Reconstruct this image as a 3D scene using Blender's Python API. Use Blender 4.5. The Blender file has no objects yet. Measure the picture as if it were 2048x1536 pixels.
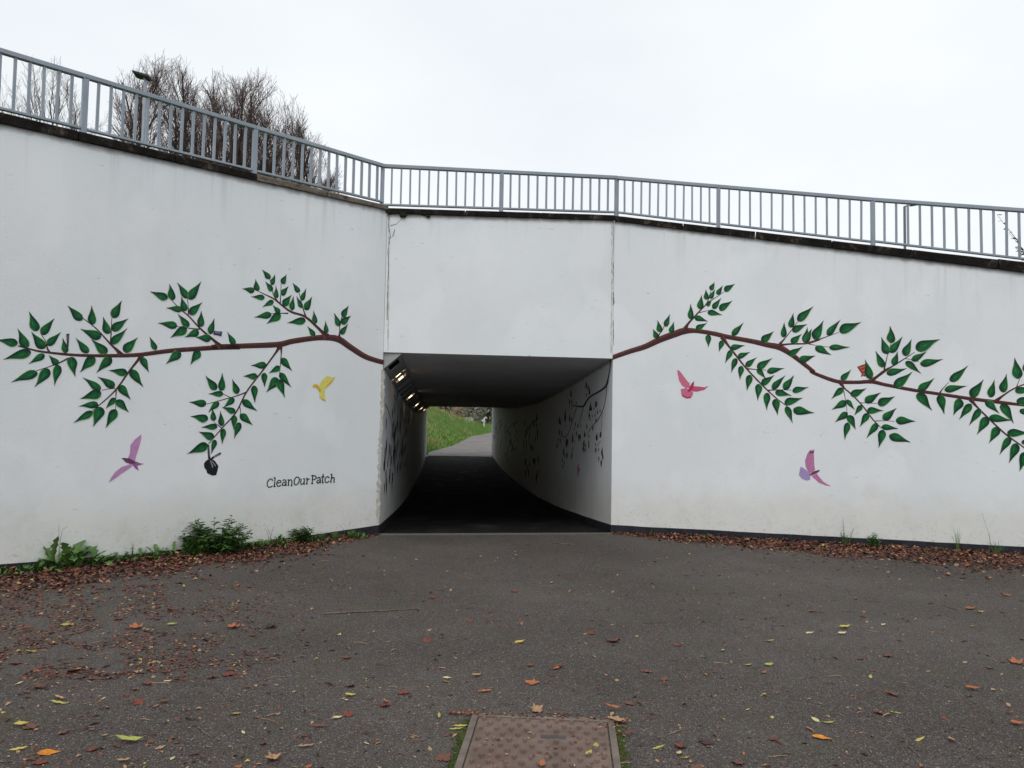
import bpy, math, random
from mathutils import Vector, Matrix, noise
random.seed(11)
R = math.radians
scene = bpy.context.scene
COL = scene.collection

# ------------------------------------------------------------------ camera
EYE = Vector((0, 0, 1.48))
YAW, PITCH, ROLL, FPX = 4.83, 3.05, 1.0, 1538.0
cam_rot = Matrix.Rotation(R(-YAW), 3, 'Z') @ Matrix.Rotation(R(90 + PITCH), 3, 'X') @ Matrix.Rotation(R(ROLL), 3, 'Z')
cd = bpy.data.cameras.new('camera')
cd.sensor_width = 36.0
cd.lens = 36.0 * FPX / 2048.0
cd.clip_start, cd.clip_end = 0.05, 2000
cam = bpy.data.objects.new('camera', cd)
cam.matrix_world = Matrix.Translation(EYE) @ cam_rot.to_4x4()
COL.objects.link(cam)
scene.camera = cam

# ------------------------------------------------------------------ sky, sun, exposure
SUN_EL, SUN_AZ = 52.0, 200.0          # high and behind the photographer, veiled by cloud
world = bpy.data.worlds.new('World')
scene.world = world
world.use_nodes = True
wn, wl = world.node_tree.nodes, world.node_tree.links
bg = wn['Background']
bg.inputs['Strength'].default_value = 0.1
sky = wn.new('ShaderNodeTexSky')
sky.sky_type = 'NISHITA'
sky.sun_disc = False
sky.sun_elevation = R(SUN_EL)
sky.sun_rotation = R(SUN_AZ)
tc = wn.new('ShaderNodeTexCoord')
mp = wn.new('ShaderNodeMapping')
mp.inputs['Scale'].default_value = (1, 1, 2.2)
nz = wn.new('ShaderNodeTexNoise')
nz.inputs['Scale'].default_value = 1.6
nz.inputs['Detail'].default_value = 5
cr = wn.new('ShaderNodeValToRGB')
cr.color_ramp.elements[0].position, cr.color_ramp.elements[0].color = 0.3, (6.95, 7.45, 7.8, 1)
cr.color_ramp.elements[1].position, cr.color_ramp.elements[1].color = 0.7, (8.5, 8.75, 8.95, 1)
mx = wn.new('ShaderNodeMix')
mx.data_type = 'RGBA'
mx.inputs[0].default_value = 0.94
wl.new(tc.outputs['Generated'], mp.inputs['Vector'])
wl.new(mp.outputs['Vector'], nz.inputs['Vector'])
wl.new(nz.outputs['Fac'], cr.inputs['Fac'])
wl.new(sky.outputs['Color'], mx.inputs[6])
wl.new(cr.outputs['Color'], mx.inputs[7])
wl.new(mx.outputs[2], bg.inputs['Color'])

sl = bpy.data.lights.new('sun', 'SUN')
sl.energy = 0.9
sl.angle = R(40)
sl.color = (1.0, 0.97, 0.93)
sun = bpy.data.objects.new('sun', sl)
az = R(SUN_AZ)
sdir = Vector((math.sin(az) * math.cos(R(SUN_EL)), math.cos(az) * math.cos(R(SUN_EL)), math.sin(R(SUN_EL))))
sun.rotation_euler = sdir.to_track_quat('Z', 'Y').to_euler()
COL.objects.link(sun)
vs = scene.view_settings
vs.view_transform, vs.look, vs.gamma, vs.exposure, vs.use_curve_mapping = 'Standard', 'None', 1.0, 0.25, False

# ------------------------------------------------------------------ helpers
def ray(px, py):
    return cam_rot @ Vector(((px - 1024) / FPX, -(py - 768) / FPX, -1.0))
def on_ground(px, py, z=0.0):
    d = ray(px, py)
    return EYE + d * ((z - EYE.z) / d.z)
def at_depth(px, py, Y):
    d = ray(px, py)
    return EYE + d * (Y / d.y)

def world_of(o):
    m = o.matrix_basis.copy()
    if o.parent:
        m = world_of(o.parent) @ o.matrix_parent_inverse @ m
    return m
def adopt(o, parent):
    if parent is not None:
        o.parent = parent
        o.matrix_parent_inverse = world_of(parent).inverted()
    return o
def tag(o, label=None, cat=None, group=None, kind=None):
    if label: o['label'] = label
    if cat: o['category'] = cat
    if group: o['group'] = group
    if kind: o['kind'] = kind
    return o
def thing(name, label, cat, loc=(0, 0, 0), group=None):
    o = bpy.data.objects.new(name, None)
    o.empty_display_size = 0.1
    o.location = loc
    COL.objects.link(o)
    return tag(o, label, cat, group)
def inst(name, mesh, parent=None, mat=None):
    o = bpy.data.objects.new(name, mesh)
    if mat is not None: o.matrix_basis = mat
    COL.objects.link(o)
    return adopt(o, parent)

class MB:
    """collects faces and links them as one mesh object"""
    def __init__(s): s.v, s.f, s.m = [], [], []
    def face(s, pts, mi=0):
        b = len(s.v)
        s.v += [tuple(p) for p in pts]
        s.f.append(tuple(range(b, b + len(pts)))); s.m.append(mi)
    def box8(s, c, mi=0):      # c: bottom 4 then top 4, each ring counter-clockwise
        b = len(s.v); s.v += [tuple(p) for p in c]
        for q in ((3, 2, 1, 0), (4, 5, 6, 7), (0, 1, 5, 4), (1, 2, 6, 5), (2, 3, 7, 6), (3, 0, 4, 7)):
            s.f.append(tuple(b + i for i in q)); s.m.append(mi)
    def box(s, x0, x1, y0, y1, z0, z1, mi=0):
        s.box8([(x0, y0, z0), (x1, y0, z0), (x1, y1, z0), (x0, y1, z0), (x0, y0, z1), (x1, y0, z1), (x1, y1, z1), (x0, y1, z1)], mi)
    def bar(s, p0, p1, side, up, w, h, mi=0):   # rectangular bar; w along side, h along up
        p0, p1 = Vector(p0), Vector(p1)
        a, b = side * (w / 2), up * (h / 2)
        s.box8([p0 - a - b, p0 + a - b, p1 + a - b, p1 - a - b, p0 - a + b, p0 + a + b, p1 + a + b, p1 - a + b], mi)
    def tube(s, pts, rad, n=6, mi=0, cap=True):
        pts = [Vector(p) for p in pts]
        base = len(s.v)
        t0 = (pts[1] - pts[0]).normalized()
        ref = Vector((0, 0, 1)) if abs(t0.z) < 0.9 else Vector((1, 0, 0))
        for i, p in enumerate(pts):
            t = (pts[min(i + 1, len(pts) - 1)] - pts[max(i - 1, 0)]).normalized()
            a = t.cross(ref)
            if a.length < 1e-5: a = t.cross(Vector((0, 1, 0)))
            a.normalize(); b = t.cross(a)
            r = rad[i] if isinstance(rad, (list, tuple)) else rad
            for k in range(n):
                an = 2 * math.pi * k / n
                s.v.append(tuple(p + a * (r * math.cos(an)) + b * (r * math.sin(an))))
        for i in range(len(pts) - 1):
            for k in range(n):
                q = base + i * n; k2 = (k + 1) % n
                s.f.append((q + k, q + k2, q + n + k2, q + n + k)); s.m.append(mi)
        if cap:
            s.f.append(tuple(base + k for k in range(n))[::-1]); s.m.append(mi)
            e = base + (len(pts) - 1) * n
            s.f.append(tuple(e + k for k in range(n))); s.m.append(mi)
    def mesh(s, name, mats, smooth=False):
        me = bpy.data.meshes.new(name)
        me.from_pydata(s.v, [], s.f)
        for m in (mats if isinstance(mats, (list, tuple)) else [mats]): me.materials.append(m)
        me.polygons.foreach_set('material_index', s.m)
        if smooth: me.polygons.foreach_set('use_smooth', [True] * len(s.f))
        me.update()
        return me
    def obj(s, name, mats, parent=None, smooth=False, bevel=0):
        o = inst(name, s.mesh(name, mats, smooth), parent)
        if bevel:
            b = o.modifiers.new('bevel', 'BEVEL'); b.width = bevel; b.segments = 2; b.limit_method = 'ANGLE'
        return o

# ------------------------------------------------------------------ materials
def srgb(r, g, b):
    f = lambda c: (c / 255 / 12.92) if c <= 10 else ((c / 255 + 0.055) / 1.055) ** 2.4
    return (f(r), f(g), f(b), 1)
def new_mat(name, col=(0.5, 0.5, 0.5, 1), rough=0.7, spec=0.3):
    m = bpy.data.materials.new(name); m.use_nodes = True
    b = m.node_tree.nodes['Principled BSDF']
    b.inputs['Base Color'].default_value = col if len(col) == 4 else (*col, 1)
    b.inputs['Roughness'].default_value = rough
    b.inputs['Specular IOR Level'].default_value = spec
    return m
class NT:
    """small node-building helper on a material"""
    def __init__(s, m):
        s.n, s.l = m.node_tree.nodes, m.node_tree.links
        s.bsdf = s.n['Principled BSDF']
        s.pos = s.n.new('ShaderNodeNewGeometry').outputs['Position']
    def vec(s, scale=(1, 1, 1), src=None):
        mp = s.n.new('ShaderNodeMapping'); mp.inputs['Scale'].default_value = scale
        s.l.new(src or s.pos, mp.inputs['Vector']); return mp.outputs['Vector']
    def noise(s, scale, detail=4, rough=0.55, vec=None, dist=0.0):
        t = s.n.new('ShaderNodeTexNoise')
        t.inputs['Scale'].default_value = scale; t.inputs['Detail'].default_value = detail
        t.inputs['Roughness'].default_value = rough; t.inputs['Distortion'].default_value = dist
        s.l.new(vec or s.pos, t.inputs['Vector']); return t.outputs['Fac']
    def voro(s, scale, out='Distance', vec=None):
        t = s.n.new('ShaderNodeTexVoronoi'); t.inputs['Scale'].default_value = scale
        s.l.new(vec or s.pos, t.inputs['Vector']); return t.outputs[out]
    def ramp(s, fac, *stops):
        r = s.n.new('ShaderNodeValToRGB'); e = r.color_ramp.elements
        while len(e) < len(stops): e.new(0.5)
        for k, (p, c) in enumerate(stops):
            e[k].position = p
            e[k].color = (c, c, c, 1) if isinstance(c, (int, float)) else (c if len(c) == 4 else (*c, 1))
        s.l.new(fac, r.inputs['Fac']); return r.outputs['Color']
    def mix(s, fac, a, b, mode='MIX'):
        m = s.n.new('ShaderNodeMix'); m.data_type = 'RGBA'; m.blend_type = mode
        for sock, val in ((m.inputs[0], fac), (m.inputs[6], a), (m.inputs[7], b)):
            if hasattr(val, 'is_linked') or hasattr(val, 'links'): s.l.new(val, sock)
            elif isinstance(val, (int, float)): sock.default_value = val if sock == m.inputs[0] else (val, val, val, 1)
            else: sock.default_value = val if len(val) == 4 else (*val, 1)
        return m.outputs[2]
    def math(s, op, a, b=0.0):
        m = s.n.new('ShaderNodeMath'); m.operation = op
        for sock, val in ((m.inputs[0], a), (m.inputs[1], b)):
            if hasattr(val, 'links'): s.l.new(val, sock)
            else: sock.default_value = val
        return m.outputs[0]
    def attr(s, name):
        a = s.n.new('ShaderNodeAttribute'); a.attribute_name = name; return a.outputs['Fac']
    def rnd(s): return s.n.new('ShaderNodeObjectInfo').outputs['Random']
    def sep(s, k, src=None):
        x = s.n.new('ShaderNodeSeparateXYZ'); s.l.new(src or s.pos, x.inputs[0]); return x.outputs[k]
    def color(s, c): s.l.new(c, s.bsdf.inputs['Base Color'])
    def rough(s, c): s.l.new(c, s.bsdf.inputs['Roughness'])
    def bump(s, h, strength=0.3, dist=0.01):
        b = s.n.new('ShaderNodeBump'); b.inputs['Strength'].default_value = strength; b.inputs['Distance'].default_value = dist
        s.l.new(h, b.inputs['Height']); s.l.new(b.outputs['Normal'], s.bsdf.inputs['Normal'])

def mottled(name, c0, c1, scale=6, rough=0.75, bump=0.25, bscale=60, bdist=0.004, spec=0.25, detail=6):
    m = new_mat(name, c0, rough, spec); t = NT(m)
    t.color(t.ramp(t.noise(scale, detail, 0.6), (0.35, c0), (0.65, c1)))
    if bump: t.bump(t.noise(bscale, 4), bump, bdist)
    return m

def make_wall_mat(name, base, dirty=1.0):
    m = new_mat(name, base, 0.62, 0.28); t = NT(m)
    big = t.noise(0.55, 3, 0.5)
    c = t.ramp(big, (0.3, tuple(x * 0.95 for x in base[:3])), (0.7, tuple(min(1, x * 1.04) for x in base[:3])))
    hue = t.noise(0.8, 2, 0.5, t.vec((1, 1, 1.3)))
    c = t.mix(t.ramp(hue, (0.42, 0.0), (0.66, 0.5)), c, t.mix(1.0, c, (0.95, 1.0, 1.0), 'MULTIPLY'))
    # roller patches of repaint
    patch = t.noise(1.7, 2, 0.4, t.vec((1, 1, 0.7)))
    c = t.mix(t.ramp(patch, (0.56, 0.0), (0.64, 0.5 * dirty)), c, tuple(min(1, x * 1.06) for x in base[:3]))
    # run marks below the coping
    top = t.attr('below_top')
    drip = t.noise(9.0, 4, 0.6, t.vec((1, 1, 0.035)))
    reach = t.noise(2.3, 2, 0.5, t.vec((1, 1, 0.0)))
    lim = t.math('MULTIPLY', t.math('SUBTRACT', reach, 0.25), 2.4)
    m1 = t.ramp(t.math('DIVIDE', top, t.math('MAXIMUM', lim, 0.06)), (0.0, 1.0), (1.0, 0.0))
    m2 = t.ramp(drip, (0.54, 0.0), (0.74, 0.26 * dirty))
    c = t.mix(t.math('MULTIPLY', t.sep(0, m1), t.sep(0, m2)), c, srgb(128, 128, 116))
    edge = t.ramp(t.math('ADD', top, t.math('MULTIPLY', t.noise(7, 4), 0.09)), (0.045, 0.75 * dirty), (0.11, 0.0))
    c = t.mix(edge, c, srgb(92, 88, 76))
    # warm splash stain above the ground
    z = t.sep(2)
    low = t.math('SUBTRACT', z, t.math('MULTIPLY', t.noise(1.4, 4, 0.6), 0.75))
    c = t.mix(t.ramp(low, (0.0, 0.32 * dirty), (0.40, 0.0)), c, srgb(205, 196, 178))
    splash = t.math('MULTIPLY', t.sep(0, t.ramp(z, (0.06, 1.0), (0.5, 0.0))), t.sep(0, t.ramp(t.noise(26, 5, 0.7), (0.55, 0.0), (0.7, 0.6 * dirty))))
    c = t.mix(splash, c, srgb(140, 132, 112))
    alg = t.math('MULTIPLY', t.sep(0, t.ramp(z, (0.05, 1.0), (0.95, 0.0))), t.sep(0, t.ramp(t.noise(2.6, 6, 0.7, None, 0.6), (0.50, 0.0), (0.72, 0.38 * dirty))))
    c = t.mix(alg, c, srgb(168, 170, 140))
    dull = t.noise(3.1, 6, 0.72, t.vec((1, 1, .55)), .5)
    c = t.mix(t.ramp(dull, (0.54, 0.0), (0.80, 0.22 * dirty)), c, srgb(200, 204, 202))
    # scuffs and specks
    sc = t.noise(15, 3, 0.6, t.vec((0.5, 0.5, 1.6)))
    c = t.mix(t.ramp(sc, (0.70, 0.0), (0.76, 0.45 * dirty)), c, srgb(128, 134, 138))
    sp = t.noise(70, 2, 0.5)
    c = t.mix(t.ramp(sp, (0.73, 0.0), (0.78, 0.5)), c, srgb(110, 110, 108))
    t.color(c)
    h = t.mix(0.5, t.noise(55, 5, 0.65), t.noise(5, 4, 0.6))
    t.bump(h, 0.35, 0.012)
    return m

WALL = make_wall_mat('white_masonry_paint', (0.80, 0.815, 0.828, 1))
WALL_IN = make_wall_mat('tunnel_wall_paint', (0.78, 0.785, 0.80, 1), 1.0)
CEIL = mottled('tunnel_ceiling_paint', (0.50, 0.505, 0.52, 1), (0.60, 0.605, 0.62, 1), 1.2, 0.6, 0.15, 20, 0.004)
BLACK = mottled('black_bitumen_paint', (0.012, 0.013, 0.017, 1), (0.028, 0.03, 0.036, 1), 9, 0.6, 0.4, 45, 0.006)

def make_asphalt():
    m = new_mat('worn_asphalt', rough=0.85, spec=0.22); t = NT(m)
    big = t.noise(0.42, 6, 0.65); med = t.noise(3.2, 5, 0.62)
    c = t.ramp(big, (0.38, (0.060, 0.046, 0.038)), (0.62, (0.118, 0.098, 0.085)))
    c = t.mix(t.ramp(med, (0.4, 0.0), (0.72, 0.6)), c, (0.088, 0.060, 0.048, 1))
    c = t.mix(t.ramp(t.noise(1.1, 5, 0.7, t.vec((1, 1, 1))), (0.58, 0.0), (0.72, 0.35)), c, (0.125, 0.122, 0.125, 1))
    stone = t.voro(210, 'Color')
    g = t.sep(0, stone)
    c = t.mix(t.ramp(g, (0.0, 0.75), (0.5, 0.0)), c, (0.026, 0.025, 0.025, 1))
    c = t.mix(t.ramp(g, (0.76, 0.0), (1.0, 0.85)), c, (0.23, 0.215, 0.20, 1))
    g2 = t.sep(1, t.voro(170, 'Color'))
    c = t.mix(t.ramp(g2, (0.975, 0.0), (0.985, 0.8)), c, (0.34, 0.33, 0.30, 1))
    fine = t.noise(330, 2, 0.6)
    c = t.mix(t.ramp(fine, (0.35, 0.5), (0.6, 0.0)), c, (0.03, 0.028, 0.027, 1))
    moss = t.noise(2.1, 5, 0.65, t.vec((1, 1, 1)), 0.4)
    c = t.mix(t.ramp(moss, (0.54, 0.0), (0.72, 0.5)), c, (0.070, 0.068, 0.042, 1))
    t.color(c)
    t.bump(t.mix(0.5, t.voro(210), t.noise(60, 4, 0.7)), 0.7, 0.005)
    return m
ASPHALT = make_asphalt()
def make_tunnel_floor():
    m = new_mat('shade_dark_asphalt', rough=0.95, spec=0.1); t = NT(m)  # asphalt with the tunnel's shade put into its near-black colour
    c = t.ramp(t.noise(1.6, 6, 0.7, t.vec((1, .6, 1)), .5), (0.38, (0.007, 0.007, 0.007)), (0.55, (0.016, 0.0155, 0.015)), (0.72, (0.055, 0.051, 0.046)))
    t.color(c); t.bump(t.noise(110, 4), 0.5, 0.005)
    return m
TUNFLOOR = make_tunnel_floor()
PATCH = mottled('smooth_concrete_patch', (0.085, 0.082, 0.078, 1), (0.13, 0.126, 0.12, 1), 8, 0.6, 0.2, 80, 0.003)
FARPATH = mottled('pale_asphalt', (0.15, 0.135, 0.128, 1), (0.215, 0.195, 0.185, 1), 0.9, 0.85, 0.3, 60, 0.006)
def make_grass_ground():
    m = new_mat('rough_grass_ground', rough=0.9, spec=0.1); t = NT(m)
    c = t.ramp(t.noise(0.9, 6, 0.7), (0.32, (0.04, 0.09, 0.016)), (0.5, (0.065, 0.14, 0.024)), (0.7, (0.12, 0.13, 0.04)))
    t.color(c); t.bump(t.noise(9, 6, 0.7), 0.8, 0.08)
    return m
GRASSG = make_grass_ground()
def make_coping(name, dark):
    m = new_mat(name, rough=0.9, spec=0.15); t = NT(m)
    if dark:
        c = t.ramp(t.noise(7, 7, 0.75, None, 0.5), (0.36, (0.006, 0.005, 0.005)), (0.55, (0.018, 0.015, 0.012)), (0.64, (0.085, 0.062, 0.047)), (0.74, (0.19, 0.175, 0.15)))
    else:
        c = t.ramp(t.noise(9, 7, 0.75, t.vec((1, 1, 3))), (0.34, (0.012, 0.010, 0.008)), (0.46, (0.14, 0.115, 0.09)), (0.75, (0.26, 0.235, 0.195)))
    t.color(c); t.bump(t.noise(40, 6, 0.7), 0.8, 0.012)
    return m
COPE_D, COPE_L = make_coping('black_lichened_concrete', True), make_coping('weathered_tan_concrete', False)
def make_rail_paint():
    m = new_mat('grey_blue_rail_paint', rough=0.42, spec=0.4); t = NT(m)
    c = t.ramp(t.noise(3, 5, 0.6), (0.35, (0.27, 0.315, 0.37)), (0.65, (0.33, 0.375, 0.43)))
    c = t.mix(t.ramp(t.noise(45, 5, 0.7), (0.67, 0.0), (0.72, 0.8)), c, (0.11, 0.055, 0.035, 1))
    c = t.mix(t.ramp(t.noise(14, 4, 0.7, t.vec((1, 1, 0.3))), (0.58, 0.0), (0.75, 0.4)), c, (0.17, 0.18, 0.16, 1))
    c = t.mix(t.ramp(t.rnd(), (0, 0.0), (1, .30)), c, (0.20, 0.225, 0.25, 1))
    t.color(c); t.bump(t.noise(120, 3), 0.12, 0.002)
    return m
RAIL = make_rail_paint()
def paint(name, rgb, var=0.25, rough=0.55):
    c = srgb(*rgb); m = new_mat(name, c, rough, 0.25); t = NT(m)
    lo = tuple(x * (1 - var) for x in c[:3]); hi = tuple(min(1, x * (1 + var)) for x in c[:3])
    k = t.ramp(t.noise(38, 5, 0.65, t.vec((1, 1, .6)), 1.2), (0.3, lo), (0.7, hi))
    k = t.mix(t.ramp(t.rnd(), (0.0, 0.0), (1.0, 0.45)), k, tuple(x * .62 for x in c[:3]))
    k = t.mix(t.ramp(t.noise(95, 3, 0.7), (0.69, 0.0), (0.74, 0.7)), k, (0.5, 0.52, 0.51, 1))     # flecks where the render shows through
    t.color(k); t.bump(t.noise(55, 5, 0.65), 0.3, 0.008)
    return m
P_DARK = paint('mural_dark_green', (7, 62, 34))
P_MID = paint('mural_mid_green', (10, 94, 48))
P_HI = paint('mural_light_green', (40, 122, 66))
P_RIM = paint('mural_lime_edge', (122, 152, 70))
P_EDGE = paint('mural_deep_edge', (10, 42, 30))
P_BARK = paint('mural_bark_brown', (72, 40, 40), 0.35)
P_BARK2 = paint('mural_bark_light', (102, 58, 54), 0.3)
P_BLK = paint('mural_black', (24, 25, 30))
P_GREYL = paint('mural_grey_highlight', (140, 142, 150))
P_TXT = paint('mural_lettering_green', (14, 44, 36))

# ------------------------------------------------------------------ the walls as planes
class Plane:
    def __init__(s, a, b, front):
        s.a = Vector(a); d = Vector(b) - s.a; s.len = d.length; s.t = d.normalized()
        n = Vector((-s.t.y, s.t.x))
        if n.dot(Vector(front) - s.a) < 0: n = -n
        s.n = n
    def pt(s, u, z, off=0.0):
        p = s.a + s.t * u + s.n * off
        return Vector((p.x, p.y, z))
    def hit(s, px, py):
        d = ray(px, py); d2 = Vector((d.x, d.y))
        k = (s.a - Vector((EYE.x, EYE.y))).dot(s.n) / d2.dot(s.n)
        q = EYE + d * k
        return (Vector((q.x, q.y)) - s.a).dot(s.t), q.z
BL, BR = (-0.866, 10.441), (2.323, 10.661)
WL = Plane(BL, (-4.115, 7.634), (0, 0))
WR = Plane(BR, (7.024, 8.869), (0, 0))
WC = Plane(BL, BR, (0, 0))
FARY = 35.5
TL = Plane(BL, (-0.88, FARY), (1, 20))
TR = Plane(BR, (2.10, FARY), (1, 20))
def lerp_tab(tab, x):
    if x <= tab[0][0]: return tab[0][1]
    for (x0, y0), (x1, y1) in zip(tab, tab[1:]):
        if x <= x1: return y0 + (y1 - y0) * (x - x0) / (x1 - x0)
    return tab[-1][1]
SAGT = [(0, 0), (1.76, .10), (3.65, .205), (5.5, .29), (8, .365), (12, .395), (16, .37), (20, .25), (23, .10), (25.2, 0)]
def sag(d): return lerp_tab(SAGT, d)
CEILZ = 2.43
LEN_L, LEN_R = 8.6, 9.6
cope_bot = {'L': lambda u: 4.368 - 0.029 * u, 'C': lambda u: 4.322 + 0.028 * u, 'R': lambda u: 4.405 - 0.1835 * u if u < 6 else 4.405 - 0.1835 * 6 - 0.1835 * (u - 6)}
cope_top = {'L': lambda u: 4.430 - 0.0195 * u, 'C': lambda u: 4.398 + 0.028 * u, 'R': lambda u: 4.483 - 0.1745 * u}
PL_TAB = [(0, .12), (0.9, .08), (1.8, .066), (3.2, .068), (4.3, .10), (9, .11)]
plinth_top = {'L': lambda u: lerp_tab(PL_TAB, u), 'R': lambda u: .112}

def set_attr(me, vals):
    a = me.attributes.new('below_top', 'FLOAT', 'POINT'); a.data.foreach_set('value', vals)
def wall_mesh(name, P, length, zb, zt, mat, thick=0.36, nu=30, u0=0.0):
    """slab: front grid, back, top, bottom and ends"""
    us = [u0 + (length - u0) * i / nu for i in range(nu + 1)]
    vs_, fs, at = [], [], []
    nz_ = 8
    for i, u in enumerate(us):
        b, t = zb(u), zt(u)
        for k in range(nz_ + 1):
            z = b + (t - b) * k / nz_
            vs_.append(tuple(P.pt(u, z))); at.append(t - z)
    q = nz_ + 1
    for i in range(nu):
        for k in range(nz_):
            fs.append((i * q + k, (i + 1) * q + k, (i + 1) * q + k + 1, i * q + k + 1))
    b0 = len(vs_)
    for u in us:
        b, t = zb(u), zt(u)
        vs_.append(tuple(P.pt(u, b, -thick))); vs_.append(tuple(P.pt(u, t, -thick))); at += [t - b, 0]
    for i in range(nu):
        A, B = b0 + 2 * i, b0 + 2 * i + 2
        fs.append((A, A + 1, B + 1, B))
        fs.append((i * q + nz_, (i + 1) * q + nz_, B + 1, A + 1))
        fs.append((i * q, A, B, (i + 1) * q))
    for i, A in ((0, b0), (nu, b0 + 2 * nu)):
        fs.append(tuple(i * q + k for k in range(q)) + (A + 1, A))
    me = bpy.data.meshes.new(name); me.from_pydata(vs_, [], fs); me.materials.append(mat); set_attr(me, at); me.update()
    return me
def plinth_obj(P, length, zb, zt, parent, proud=0.006, nu=40):
    m = MB()
    for i in range(nu):
        u0, u1 = length * i / nu, length * (i + 1) / nu
        j0, j1 = 0.006 * noise.noise((u0 * 7, 1, P.a.x)), 0.006 * noise.noise((u1 * 7, 1, P.a.x))
        m.face([P.pt(u0, zb(u0), proud), P.pt(u1, zb(u1), proud), P.pt(u1, zt(u1) + j1, proud), P.pt(u0, zt(u0) + j0, proud)])
        m.face([P.pt(u0, zt(u0) + j0, proud), P.pt(u1, zt(u1) + j1, proud), P.pt(u1, zt(u1) + j1, -0.01), P.pt(u0, zt(u0) + j0, -0.01)])
    return m.obj('plinth', BLACK, parent)
def coping(P, key, u0, u1, step, parent, light=lambda u: False):
    n = max(1, round((u1 - u0) / step)); rnd = random.Random(3)
    for i in range(n):
        a, b = u0 + (u1 - u0) * i / n + 0.006, u0 + (u1 - u0) * (i + 1) / n - 0.006
        m = MB(); k = 6
        dz = rnd.uniform(-0.005, 0.005); do = rnd.uniform(-0.004, 0.006)
        rings = []
        for j in range(k + 1):
            u = a + (b - a) * j / k
            lo, hi = cope_bot[key](u) + 0.0, cope_top[key](u) + dz
            w = 0.004 * noise.noise((u * 9, 2, 0)); w2 = 0.006 * noise.noise((u * 13, 5, 0))
            rings.append([P.pt(u, lo + w2 + 0.001, 0.035 + do + w), P.pt(u, hi - 0.012 + w, 0.037 + do + w2), P.pt(u, hi + w, 0.02 + do), P.pt(u, hi + 0.004, -0.36), P.pt(u, lo + 0.001, -0.36)])
        for r0, r1 in zip(rings, rings[1:]):
            for q in range(5): m.face([r0[q], r1[q], r1[(q + 1) % 5], r0[(q + 1) % 5]])
        m.face(rings[0]); m.face(rings[-1][::-1])
        m.obj('coping_stone', COPE_L if light((a + b) / 2) else COPE_D, parent)

left_wall = inst('wing_wall', wall_mesh('wing_wall', WL, LEN_L, lambda u: -0.3, cope_bot['L'], WALL))
tag(left_wall, 'white painted wing wall left of the tunnel, mural of a leafy branch above green lettering', 'wall')
plinth_obj(WL, LEN_L, lambda u: -0.01, plinth_top['L'], left_wall)
coping(WL, 'L', 0.0, LEN_L, 0.93, left_wall, lambda u: u < 1.75)
right_wall = inst('wing_wall', wall_mesh('wing_wall', WR, LEN_R, lambda u: -0.3, cope_bot['R'], WALL))
tag(right_wall, 'white painted wing wall right of the tunnel, sloping down, mural with pink and purple birds', 'wall')
plinth_obj(WR, LEN_R, lambda u: -0.01, plinth_top['R'], right_wall)
coping(WR, 'R', 0.0, LEN_R, 0.96, right_wall, lambda u: False)
portal = inst('portal_wall', wall_mesh('portal_wall', WC, WC.len - 0.004, lambda u: CEILZ + 0.012 * u / WC.len, cope_bot['C'], WALL, 0.36, 14, 0.004))
tag(portal, 'plain white lintel wall above the dark tunnel opening', 'wall')
coping(WC, 'C', 0.004, WC.len - 0.004, 1.06, portal, lambda u: False)

# --- tunnel
tunnel = thing('underpass_tunnel', 'long dark pedestrian tunnel with painted side walls running under the embankment', 'tunnel', (0.7, 10.6, 0))
side_l = inst('side_wall', wall_mesh('side_wall', TL, TL.len, lambda u: -sag(u) - 0.25, lambda u: CEILZ - sag(u) - 0.002, WALL_IN, 0.3, 50, 0.003), tunnel)
side_r = inst('side_wall', wall_mesh('side_wall', TR, TR.len, lambda u: -sag(u) - 0.25, lambda u: CEILZ + 0.01 - sag(u), WALL_IN, 0.3, 50, 0.003), tunnel)
for P, sw in ((TL, side_l), (TR, side_r)):
    plinth_obj(P, P.len, lambda u: -sag(u) - 0.01, lambda u: 0.112 - sag(u), sw, 0.006, 60)
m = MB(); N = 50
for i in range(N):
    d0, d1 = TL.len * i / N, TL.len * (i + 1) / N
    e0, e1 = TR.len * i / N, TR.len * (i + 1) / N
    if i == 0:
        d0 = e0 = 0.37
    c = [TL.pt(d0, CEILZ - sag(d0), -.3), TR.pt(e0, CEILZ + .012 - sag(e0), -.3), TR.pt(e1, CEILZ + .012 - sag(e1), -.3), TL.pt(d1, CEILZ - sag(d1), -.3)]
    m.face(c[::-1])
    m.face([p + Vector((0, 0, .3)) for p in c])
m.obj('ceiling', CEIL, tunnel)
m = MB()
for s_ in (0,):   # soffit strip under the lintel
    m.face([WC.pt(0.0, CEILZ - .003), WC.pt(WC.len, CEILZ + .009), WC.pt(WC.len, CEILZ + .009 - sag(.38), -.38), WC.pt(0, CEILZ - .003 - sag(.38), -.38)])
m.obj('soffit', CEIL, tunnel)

# --- tunnel floor and forecourt
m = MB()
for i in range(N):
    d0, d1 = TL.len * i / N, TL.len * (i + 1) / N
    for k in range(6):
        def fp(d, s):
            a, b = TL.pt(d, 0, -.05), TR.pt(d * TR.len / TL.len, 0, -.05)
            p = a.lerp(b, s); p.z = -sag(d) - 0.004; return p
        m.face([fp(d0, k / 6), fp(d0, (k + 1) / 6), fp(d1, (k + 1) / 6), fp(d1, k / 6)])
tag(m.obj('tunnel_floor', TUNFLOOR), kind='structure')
Lend, Rend = WL.pt(LEN_L, 0), WR.pt(LEN_R, 0)
m = MB()
m.face([WL.pt(LEN_L, 0, -.1), WL.pt(0, 0, -.02), Vector((BL[0], BL[1], 0)), Vector((BR[0], BR[1], 0)), WR.pt(0, 0, -.02), WR.pt(LEN_R, 0, -.1), (300, Rend.y, 0), (300, -300, 0), (-300, -300, 0), (-300, Lend.y, 0)][::-1])
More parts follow.
